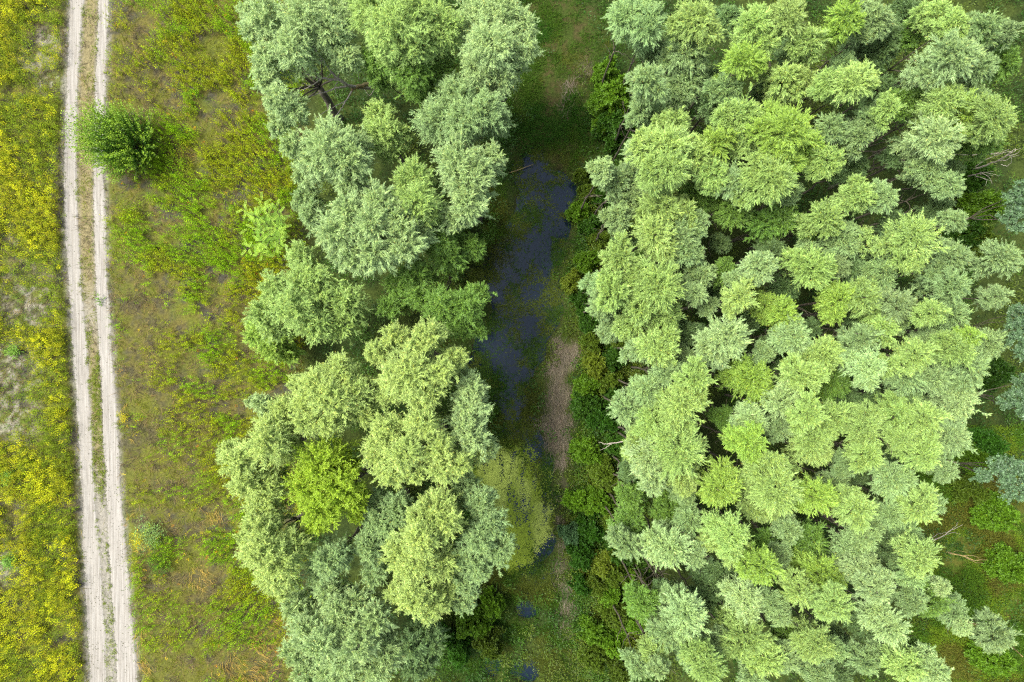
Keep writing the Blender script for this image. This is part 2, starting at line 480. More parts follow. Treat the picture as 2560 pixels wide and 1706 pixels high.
def blades(x, y, L, W, col, rng, el=(0.5, 0.35), z0=0.0, az=None, zb=None, flip=0.3):
    n = len(x)
    z = (np.maximum(ground_z(x, y), WATER_Z) if zb is None else zb) + z0
    a = rng.uniform(0, 6.28, n) if az is None else az
    e = rng.normal(el[0], el[1], n)
    D = np.stack([np.cos(a) * np.cos(e), np.sin(a) * np.cos(e), np.sin(np.abs(e))], -1)
    P = np.stack([x, y, z], -1)
    return leaf_tris(P, D, L, W, rng, flip, False), jitter(col, n, rng, 0.14)
def keep(x, y, f, rng):
    m = rng.uniform(0, 1, len(x)) < f
    return x[m], y[m]

def build_meadow():
    rng = np.random.default_rng(101)
    # golden flowering weeds left of the track
    T, Cc = [], []
    x, y = rand_in(-60, -60, 212, 1640, 17000, rng)
    x, y = keep(x, y, gold_f(x, y), rng)
    n = len(x); h = rng.uniform(0.45, 0.95, n)
    yl = sstep(0.35, 0.6, fbm(x, y, 0.5, 77, 3))[:, None]
    green = np.array([0.145, 0.205, 0.005]) * (1 - yl) + np.array([0.20, 0.24, 0.004]) * yl
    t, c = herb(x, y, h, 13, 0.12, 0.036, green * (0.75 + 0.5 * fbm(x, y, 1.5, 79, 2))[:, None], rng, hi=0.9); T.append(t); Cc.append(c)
    pick = rng.uniform(0, 1, n) < (0.07 + 0.40 * yl[:, 0])
    xx, yy, hh = x[pick], y[pick], h[pick]
    yc = np.array([0.33, 0.345, 0.004]) * (0.72 + 0.55 * sstep(0.4, 0.6, fbm(xx, yy, 1.3, 78, 3)))[:, None]
    t, c = herb(xx, yy, hh, 20, 0.085, 0.05, yc, rng, lo=0.72, hi=1.06, rise=0.35, spread=0.06); T.append(t); Cc.append(c)
    put_stuff("golden_flowers", T, Cc, "dense yellow flowering weeds along the left of the track", "wildflowers")
    # green weeds of the right meadow and thinly on the left
    T, Cc = [], []
    x, y = rand_in(240, -60, 760, 1640, 40000, rng)
    x, y = keep(x, y, green_f(x, y) * right_meadow(x, y), rng)
    n = len(x)
    mixc = fbm(x, y, 0.5, 88, 3)[:, None]
    g = np.array([0.160, 0.290, 0.003]) * (1 - sstep(0.4, 0.62, mixc)) + np.array([0.215, 0.265, 0.004]) * sstep(0.4, 0.62, mixc)
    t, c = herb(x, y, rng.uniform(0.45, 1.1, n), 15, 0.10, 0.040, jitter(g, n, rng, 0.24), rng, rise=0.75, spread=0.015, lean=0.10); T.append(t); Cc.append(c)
    x, y = rand_in(-60, -60, 190, 1640, 3600, rng)
    x, y = keep(x, y, sstep(0.1, 0.4, edge_x(LL, y) - x) * (0.35 + 0.5 * blobs(x, y, GOLD_BARE, 0.6)), rng)
    t, c = herb(x, y, rng.uniform(0.2, 0.5, len(x)), 10, 0.11, 0.035, np.array([0.11, 0.18, 0.02]), rng); T.append(t); Cc.append(c)
    put_stuff("meadow_weeds", T, Cc, "green leafy weeds scattered over the brown meadow", "weeds")
    # sprinkled yellow and orange heads in the right meadow
    T, Cc = [], []
    x, y = rand_in(250, -60, 720, 1640, 2600, rng)
    f = right_meadow(x, y) * (0.15 + 0.7 * blobs(x, y, [(400, 120, 110), (520, 60, 60), (560, 1250, 90), (350, 1210, 60), (600, 640, 60), (560, 420, 60), (620, 1000, 60), (300, 960, 20)], 0.6)) * sstep(0.45, 0.6, fbm(x, y, 1.0, 99, 3))
    x, y = keep(x, y, f, rng)
    cc = np.array([0.42, 0.33, 0.01]) * (0.7 + 0.5 * rng.uniform(0, 1, (len(x), 1))) * np.where(rng.uniform(0, 1, (len(x), 1)) < 0.25, np.array([[1.0, 0.55, 0.8]]), 1.0)
    t, c = herb(x, y, rng.uniform(0.3, 0.7, len(x)), 10, 0.09, 0.04, cc, rng, lo=0.7); T.append(t); Cc.append(c)
    put_stuff("yellow_weeds", T, Cc, "small yellow and orange flowering weeds among the green meadow plants", "wildflowers")
    # dry grass
    T, Cc = [], []
    x, y = rand_in(-60, -60, 740, 1640, 120000, rng)
    intr = ((x > edge_x(LL, y) - 0.05) & (x < edge_x(LR, y) + 0.02)) | ((x > edge_x(RL, y) - 0.02) & (x < edge_x(RR, y) + 0.02))
    xm = edge_x(np.full(len(YS), 700.0), y)
    f = np.where(intr, 0.0, 0.55 + 0.45 * blobs(x, y, BROWN_R, 0.7)) * (1 - 0.5 * gold_f(x, y)) * sstep(0.25, 0.5, fbm(x, y, 1.2, 111, 3)) * (x < xm)
    mid = (x > edge_x(LR, y)) & (x < edge_x(RL, y))
    sandy = np.clip(sstep(-6.0, -9.5, y) * 0.9 + np.exp(-((y - 1.6) / 1.4) ** 2) * 0.5, 0, 1)
    f = np.where(mid, f * (1 - sandy), f)
    x, y = keep(x, y, f, rng); n = len(x)
    tone = fbm(x, y, 1.7, 121, 3)[:, None] + rng.normal(0, 0.05, (n, 1))
    c0 = np.where(tone < 0.46, np.array([[0.10, 0.08, 0.045]]), np.where(tone < 0.56, np.array([[0.22, 0.165, 0.055]]), np.array([[0.145, 0.165, 0.012]])))
    t, c = blades(x, y, rng.uniform(0.22, 0.6, n), rng.uniform(0.012, 0.024, n), c0, rng, el=(0.35, 0.3), az=(fbm(x, y, 0.9, 123, 2) * 14 + rng.normal(0, 0.5, n))); T.append(t); Cc.append(c)
    # long golden grass along the track's right edge and by the willows at the bottom
    zones = [(318, 1330, 12), (322, 1400, 14), (326, 1460, 16), (330, 1530, 16), (335, 1590, 18), (309, 1260, 8), (300, 1190, 8), (600, 1500, 45), (560, 1560, 60), (640, 1440, 25), (300, 1010, 7), (292, 930, 6), (460, 1330, 30, .5), (480, 1180, 30, .4), (400, 370, 40, .5)]
    x, y = rand_in(260, 300, 700, 1640, 26000, rng)
    x, y = keep(x, y, blobs(x, y, zones, 0.5) * sstep(0.3, 0.5, fbm(x, y, 1.5, 131, 2)), rng); n = len(x)
    az = 5.6 + (fbm(x, y, 0.6, 141, 2) - 0.5) * 5 + rng.normal(0, 0.35, n)
    t, c = blades(x, y, rng.uniform(0.35, 0.7, n), rng.uniform(0.014, 0.026, n), np.array([0.36, 0.25, 0.05]), rng, el=(0.45, 0.2), az=az); T.append(t); Cc.append(c)
    put_stuff("dry_grass", T, Cc, "brown and straw coloured dry grass covering the meadow floor", "dry grass")
    # green tufts in the strip between the ruts and at their margins
    T, Cc = [], []
    x, y = rand_in(130, -60, 350, 1640, 34000, rng)
    a, b = edge_x(LR, y), edge_x(RL, y)
    m = (x > a) & (x < b)
    edge = np.exp(-((x - a) / 0.10) ** 2) + np.exp(-((x - b) / 0.10) ** 2)
    gz = sstep(2, -1, y) * (1 - sstep(-7.5, -10.0, y) * 0.85)
    f = np.where(m, 0.16 + 0.9 * gz, 0) * sstep(0.38, 0.62, fbm(x * 2.2, y * 0.8, 1.0, 151, 3)) + 0.55 * edge * (fbm(x, y, 2.0, 152, 2) > 0.55)
    f = f + 0.10 * (np.exp(-((x - edge_x(RR, y)) / 0.12) ** 2) + np.exp(-((x - edge_x(LL, y)) / 0.15) ** 2))
    x, y = keep(x, y, f, rng); n = len(x)
    t, c = herb(x, y, rng.uniform(0.04, 0.14, n), 7, 0.09, 0.03, np.array([0.15, 0.20, 0.015]), rng, wide=False); T.append(t); Cc.append(c)
    x, y = rand_in(145, -60, 330, 1640, 5200, rng)
    m = ((x > edge_x(LL, y)) & (x < edge_x(RR, y)))
    x, y = keep(x, y, m * 0.9 * sstep(0.40, 0.7, fbm(x * 2, y * .5, 1.0, 153, 3)) * (0.35 + 0.65 * sstep(0, -8, y)), rng); n = len(x)
    t, c = blades(x, y, rng.uniform(0.03, 0.09, n), rng.uniform(0.02, 0.045, n), np.array([0.10, 0.10, 0.045]), rng, el=(0.3, 0.2), zb=np.full(n, 0.022)); T.append(t); Cc.append(c)
    put_stuff("track_tufts", T, Cc, "small green tufts and crumbs between and on the sandy ruts", "grass")
build_meadow()

def build_corridor():
    rng = np.random.default_rng(202)
    T, Cc = [], []
    # dark lush grass in the ditch
    x, y = rand_in(1010, -60, 1470, 1640, 260000, rng)
    pf = pond_f(x, y)
    n1 = fbm(x, y, 0.9, 161, 4)
    dk = blobs(x, y, DUCK, 0.3); rd = blobs(x, y, REED, 0.4)
    lush = blobs(x, y, [(1220, 60, 80), (1190, 200, 70), (1230, 120, 60), (1160, 950, 60), (1130, 880, 40), (1150, 1010, 50), (1130, 480, 60), (1140, 560, 50), (1240, 20, 80), (1330, 60, 50), (1340, 240, 50), (1200, 280, 60), (1300, 330, 50), (1110, 1400, 90), (1180, 1340, 60), (1110, 1480, 70), (1180, 1450, 60), (1260, 1480, 50), (1260, 1390, 40)], 0.6)
    f = (0.34 + 0.8 * lush) * (1 - 0.85 * sstep(0.45, 0.75, pf) * (1 - 0.6 * lush)) * (1 - 0.93 * dk) * (1 - 0.85 * rd) * sstep(0.3, 0.6, n1)
    x, y = keep(x, y, f, rng); n = len(x)
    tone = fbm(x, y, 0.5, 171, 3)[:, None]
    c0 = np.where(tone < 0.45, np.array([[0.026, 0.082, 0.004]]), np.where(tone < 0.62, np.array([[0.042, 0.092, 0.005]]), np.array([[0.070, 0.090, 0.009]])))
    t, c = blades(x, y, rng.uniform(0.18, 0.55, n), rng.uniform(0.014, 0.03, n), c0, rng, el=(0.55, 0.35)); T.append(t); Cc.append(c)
    # weaving strands on the matted reeds
    put_stuff("ditch_grass", T, Cc, "dark lush grass growing along the shaded ditch", "grass")
    T, Cc = [], []
    x, y = rand_in(1180, 60, 1380, 1640, 52000, rng)
    path_b = [(1293, 1110, 13), (1290, 1150, 14), (1288, 1200, 14), (1288, 1250, 16), (1290, 1300, 18), (1300, 1350, 20), (1305, 1400, 24), (1300, 1450, 20), (1305, 1500, 18)]
    f = blobs(x + (fbm(x, y, 0.9, 196) - .5) * 1.4, y + (fbm(x, y, 0.9, 197) - .5) * 1.4, REED, 0.55) + 0.25 * blobs(x, y, path_b, 0.6) + 0.30 * blobs(x, y, [(1340, 160, 16), (1300, 250, 14), (1310, 200, 16)], 0.7)
    x, y = keep(x, y, f * sstep(0.2, 0.5, fbm(x, y, 1.3, 191, 3)), rng); n = len(x)
    az = 1.57 + rng.normal(0, 0.55, n) + np.where(rng.uniform(0, 1, n) < 0.5, math.pi, 0)
    t, c = blades(x, y, rng.uniform(0.3, 0.8, n), rng.uniform(0.012, 0.026, n), np.array([0.165, 0.14, 0.095]) * (0.75 + 0.6 * fbm(x * 3, y * 0.6, 1.0, 195, 3))[:, None], rng, el=(0.08, 0.10), az=az, z0=0.05); T.append(t); Cc.append(c)
    put_stuff("matted_reeds", T, Cc, "flattened brown dead reeds matted on the bank beside the pond", "dead reeds")
    # weed floating on the water
    T, Cc = [], []
    x, y = rand_in(1050, 330, 1360, 1640, 170000, rng)
    pf = pond_f(x, y)
    open_w = blobs(x, y, [(1230, 420, 40), (1290, 450, 35), (1270, 510, 30), (1150, 660, 30), (1220, 690, 45), (1200, 740, 50), (1225, 640, 35), (1150, 640, 20), (1165, 800, 40), (1170, 900, 20), (1220, 1030, 26), (1220, 1540, 40), (1130, 1530, 30)], 0.7)
    f = sstep(0.25, 0.5, pf) * sstep(0.46, 0.54, fbm(x, y, 1.1, 211, 4)) * (1 - 0.6 * open_w) * (1 - blobs(x, y, DUCK, 0.3)) + 0.03 * (pf > 0.3)
    x, y = keep(x, y, f * 0.75, rng); n = len(x)
    tone = fbm(x, y, 0.8, 221, 3)[:, None]
    c0 = np.where(tone < 0.5, np.array([[0.032, 0.070, 0.005]]), np.array([[0.062, 0.088, 0.008]]))
    t, c = blades(x, y, rng.uniform(0.10, 0.34, n), rng.uniform(0.02, 0.05, n), c0, rng, el=(0.15, 0.2), zb=np.full(n, WATER_Z + 0.01)); T.append(t); Cc.append(c)
    put_stuff("water_weed", T, Cc, "olive green weed floating in patches on the dark pond", "water weed")
    # duckweed: a film of tiny leaves
    T, Cc = [], []
    x, y = rand_in(1030, 1010, 1300, 1360, 85000, rng)
    f = blobs(x + (fbm(x, y, 0.9, 231) - .5) * 2.2, y + (fbm(x, y, 0.9, 232) - .5) * 2.2, DUCK, 0.55)
    streak = sstep(0.56, 0.68, fbm(x * 3.2, y * 0.9, 1.0, 241, 3))
    x, y = keep(x, y, f * (1 - 0.75 * streak), rng); n = len(x)
    sz = rng.uniform(0.05, 0.10, n)
    mixd = fbm(x * 1.5, y * .7, 0.8, 251, 3)[:, None]
    c0 = np.array([0.20, 0.28, 0.022]) * (1 - sstep(.4, .6, mixd)) + np.array([0.31, 0.39, 0.07]) * sstep(.4, .6, mixd)
    t, c = blades(x, y, sz, sz * 0.9, c0, rng, el=(0.0, 0.02), flip=0.03, zb=WATER_Z + rng.uniform(0.003, 0.02, n)); T.append(t); Cc.append(c0 * (1 + rng.normal(0, 0.05, (n, 1))))
    put_stuff("duckweed", T, Cc, "yellow green duckweed film on the lower pool of the ditch", "duckweed")
    # low leafy undergrowth of groves and banks
    T, Cc = [], []
    x, y = rand_in(560, -80, 2440, 1650, 26000, rng)
    nopond = 1 - sstep(0.2, 0.5, pond_f(x, y))
    rd = blobs(x, y, REED + path_b + [(1270, 60, 90), (1260, 200, 80), (1280, 300, 80)], 0.4)
    wd = sstep(0.0, 1.0, x - edge_x(np.full(len(YS), 660.0), y))
    x, y = keep(x, y, nopond * (1 - rd) * wd * sstep(0.28, 0.55, fbm(x, y, 0.7, 261, 3)), rng); n = len(x)
    tone = fbm(x, y, 0.35, 271, 3)[:, None]
    c0 = np.where(tone < 0.45, np.array([[0.03, 0.085, 0.006]]), np.where(tone < 0.57, np.array([[0.05, 0.12, 0.008]]), np.array([[0.085, 0.13, 0.010]])))
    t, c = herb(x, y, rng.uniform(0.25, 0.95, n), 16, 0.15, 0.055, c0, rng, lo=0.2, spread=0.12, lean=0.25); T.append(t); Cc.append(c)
    x, y = rand_in(1310, 380, 1480, 1650, 5200, rng)
    edge = edge_x(np.array([1400, 1380, 1365, 1345, 1325, 1318, 1325, 1335, 1330, 1325, 1315, 1310, 1312, 1325, 1330], float), y)
    x, y = keep(x, y, sstep(-0.2, 0.6, x - edge), rng); n = len(x)
    tone = fbm(x, y, 0.6, 275, 3)[:, None]
    c0 = np.where(tone < 0.48, np.array([[0.035, 0.095, 0.006]]), np.where(tone < 0.6, np.array([[0.055, 0.12, 0.008]]), np.array([[0.095, 0.14, 0.010]])))
    t, c = herb(x, y, rng.uniform(0.4, 1.5, n), 20, 0.13, 0.055, c0, rng, lo=0.2, spread=0.15, lean=0.25); T.append(t); Cc.append(c)
    put_stuff("undergrowth", T, Cc, "dark leafy undergrowth on the banks and beneath the willows", "undergrowth", M_LEAF)
    # herbs of the clearing at the lower right
    T, Cc = [], []
    x, y = rand_in(2060, 980, 2460, 1650, 16000, rng)
    x, y = keep(x, y, sstep(0.3, 0.55, fbm(x, y, 0.6, 281, 3)), rng); n = len(x)
    tone = fbm(x, y, 0.4, 291, 3)[:, None]
    c0 = np.where(tone < 0.45, np.array([[0.060, 0.13, 0.006]]), np.where(tone < 0.58, np.array([[0.11, 0.18, 0.008]]), np.array([[0.10, 0.11, 0.012]])))
    t, c = herb(x, y, rng.uniform(0.3, 0.8, n), 14, 0.15, 0.03, c0, rng, lo=0.2, spread=0.08, lean=0.2, wide=False); T.append(t); Cc.append(c)
    put_stuff("clearing_grass", T, Cc, "green tussocky grass of the clearing at the right edge of the grove", "grass")
build_corridor()

# ------------------------------------------------------------------ foliage generator
def foliage(lobes, rng, dens=1.0, leaf=(0.098, 0.026), spread=0.45, acute=0.75, zmin=-0.45, wide=False, zs=1.3, tipyel=0.45, inner=0.25, rag=0.3, up=0.25):
    """lobes: (x, y, z, r). Boughs radiate from each lobe's heart, carry shoots, the shoots carry leaves."""
    Ts, Cs = [], []
    lobes = np.asarray(lobes, float)
    for li, (cx, cy, cz, r) in enumerate(lobes):
        nb = max(14, int(120 * r ** 1.4 * dens))
        ns, nl = 11, 12
        bd = nrm(rng.normal(0, 1, (nb * 3, 3)))
        bd = bd[bd[:, 2] > zmin][:nb]; nb = len(bd)
        ox = rng.normal(0, 0.12 * r, (nb, 3)); ox[:, 2] -= 0.15 * r
        bl = r * (1 - rag * rng.uniform(0, 1, nb) ** 1.5) * (1 + 0.22 * (vnoise(bd[:, 0] * 2.3 + li * 7, bd[:, 1] * 2.3 + bd[:, 2], 5 + li) - 0.5) * 2)
        lead = rng.uniform(0, 1, nb) < 0.16
        bl = np.where(lead, bl * 1.22, bl)
        st = rng.uniform(0.42, 1.0, (nb, ns))
        st[:, 0] = 0.85
        inn = rng.uniform(0, 1, (nb, ns)) < inner * 0.5
        st = np.where(inn, st * 0.6, st)
        tip = bd * np.array([1, 1, zs])
        SP = ox[:, None] + tip[:, None] * (bl[:, None] * st * 0.82)[..., None]
        SD = nrm(bd[:, None] + rng.normal(0, spread, (nb, ns, 3)) + np.array([0, 0, up]))
        SL = r ** 0.5 * rng.uniform(0.12, 0.35, (nb, ns))
        P0 = SP.reshape(-1, 3); D0 = SD.reshape(-1, 3); L0 = SL.ravel()
        m = len(P0)
        u = np.linspace(0.12, 1.0, nl)[None] + rng.uniform(-0.04, 0.04, (m, nl))
        curve = -0.22 * (u ** 2) * L0[:, None]
        P = P0[:, None] + D0[:, None] * (u * L0[:, None])[..., None]
        P[..., 2] += curve
        a = nrm(np.cross(D0, rng.normal(0, 1, (m, 3)))); b = np.cross(D0, a)
        ph = np.arange(nl)[None] * 2.4 + rng.uniform(0, 6.28, (m, 1))
        side = a[:, None] * np.cos(ph)[..., None] + b[:, None] * np.sin(ph)[..., None]
        D = nrm(D0[:, None] * acute + side * 0.62 + np.array([0, 0, -0.10]))
        LL_ = leaf[0] * rng.uniform(0.65, 1.25, (m, nl)) * (1.15 - 0.45 * u)
        Pf = P.reshape(-1, 3)
        kk = np.ones(len(Pf), bool)
        Pw = Pf + np.array([cx, cy, cz])
        for lj, (ax, ay, az, ar) in enumerate(lobes):
            if lj != li and (ax - cx) ** 2 + (ay - cy) ** 2 < (ar + r) ** 2:
                dd = ((Pw[:, 0] - ax) / ar) ** 2 + ((Pw[:, 1] - ay) / ar) ** 2 + ((Pw[:, 2] - az) / (ar * zs)) ** 2
                kk &= ~((dd < 0.36) & (Pw[:, 2] < az + 0.3 * ar))
        Pw, Df, Lf = Pw[kk], D.reshape(-1, 3)[kk], LL_.ravel()[kk]
        uf = u.ravel()[kk]
        T = leaf_tris(Pw, Df, Lf, Lf * leaf[1] / leaf[0], rng, 0.55, wide)
        shoot = np.repeat(rng.normal(0, 0.14, m), nl)[kk]
        sy = np.repeat(rng.uniform(0, 1, m), nl)[kk]
        v = 1 + shoot + rng.normal(0, 0.10, len(uf))
        yel = tipyel * (0.4 + 0.6 * uf) * (0.25 + 0.75 * sy) * (0.35 + 0.9 * np.repeat(np.repeat(sstep(-0.1, 0.9, bd[:, 2]), ns), nl)[kk])
        c = np.stack([v * (1 + 0.32 * yel), v * (1 + 0.10 * yel), v * (1 - 0.5 * yel)], 1)
        bro = rng.uniform(0, 1, len(uf)) < 0.012
        c[bro] *= np.array([1.25, 0.8, 0.5])
        c = np.clip(c, 0.2, 2.0)
        Ts.append(T); Cs.append(np.concatenate([c, c]) if wide else c)
    return np.concatenate(Ts), np.concatenate(Cs)

TONE = {  # leaf colour of the individual tree
    'P': (0.275, 0.420, 0.115), 'S': (0.228, 0.355, 0.140), 'G': (0.130, 0.250, 0.042), 'D': (0.115, 0.200, 0.070),
    'L': (0.255, 0.410, 0.068), 'Y': (0.325, 0.450, 0.125), 'W': (0.298, 0.435, 0.178), 'B': (0.280, 0.420, 0.030)}
HGT = {'P': 9.8, 'S': 8.9, 'G': 7.6, 'D': 6.9, 'L': 9.6, 'Y': 9.8, 'W': 9.6}

# ------------------------------------------------------------------ shared crowns and trunks for the right grove
CROWNS = {}
def build_crowns():
    for size, r in (("small", 0.80), ("middle", 1.12), ("large", 1.55)):
        lst = []
        for k in range(4):
            rng = np.random.default_rng(300 + k + int(r * 100))
            lobes = [(0, 0, 0, r * 0.84)]
            for j in range(3 + k % 3):
                a = rng.uniform(0, 6.28); d = r * rng.uniform(0.50, 0.72)
                lobes.append((math.cos(a) * d, math.sin(a) * d, r * rng.uniform(-0.8, -0.1), r * rng.uniform(0.36, 0.56)))
            low = [(rng.normal(0, .15) * r, rng.normal(0, .15) * r, -1.1 * r, r * 0.78), (rng.normal(0, .2) * r, rng.normal(0, .2) * r, -1.9 * r, r * 0.62)]
            T2, C2 = foliage(low, rng, dens=0.36, spread=0.6, zs=1.3, rag=0.45)
            T, Cc = foliage(lobes, rng, dens=1.15, spread=0.34 if k % 2 else 0.46, acute=1.1, zs=1.3, up=0.25)
            lst.append(tri_mesh("crown", np.concatenate([T, T2]), np.concatenate([Cc, C2]), M_WILLOW))
        CROWNS[size] = (r, lst)
TRUNKS = []
def build_trunks():
    for k in range(5):
        rng = np.random.default_rng(400 + k)
        tb = Tubes()
        top = np.array([rng.normal(0, .12), rng.normal(0, .12), 9.0])
        ln = wander((0, 0, -0.15), top, 9, 0.05, rng); ln[0] = (0, 0, -0.15)
        tb.add(ln, np.linspace(0.065, 0.014, 9), 7)
        for j in range(7):
            i = rng.integers(4, 8)
            a = rng.uniform(0, 6.28)
            e = ln[i] + np.array([math.cos(a) * .6, math.sin(a) * .6, rng.uniform(0.5, 1.0)])
            tb.add(wander(ln[i], e, 5, 0.05, rng), np.linspace(0.026, 0.006, 5), 5)
        TRUNKS.append(tb.mesh("trunk", M_BARK))
build_crowns(); build_trunks()

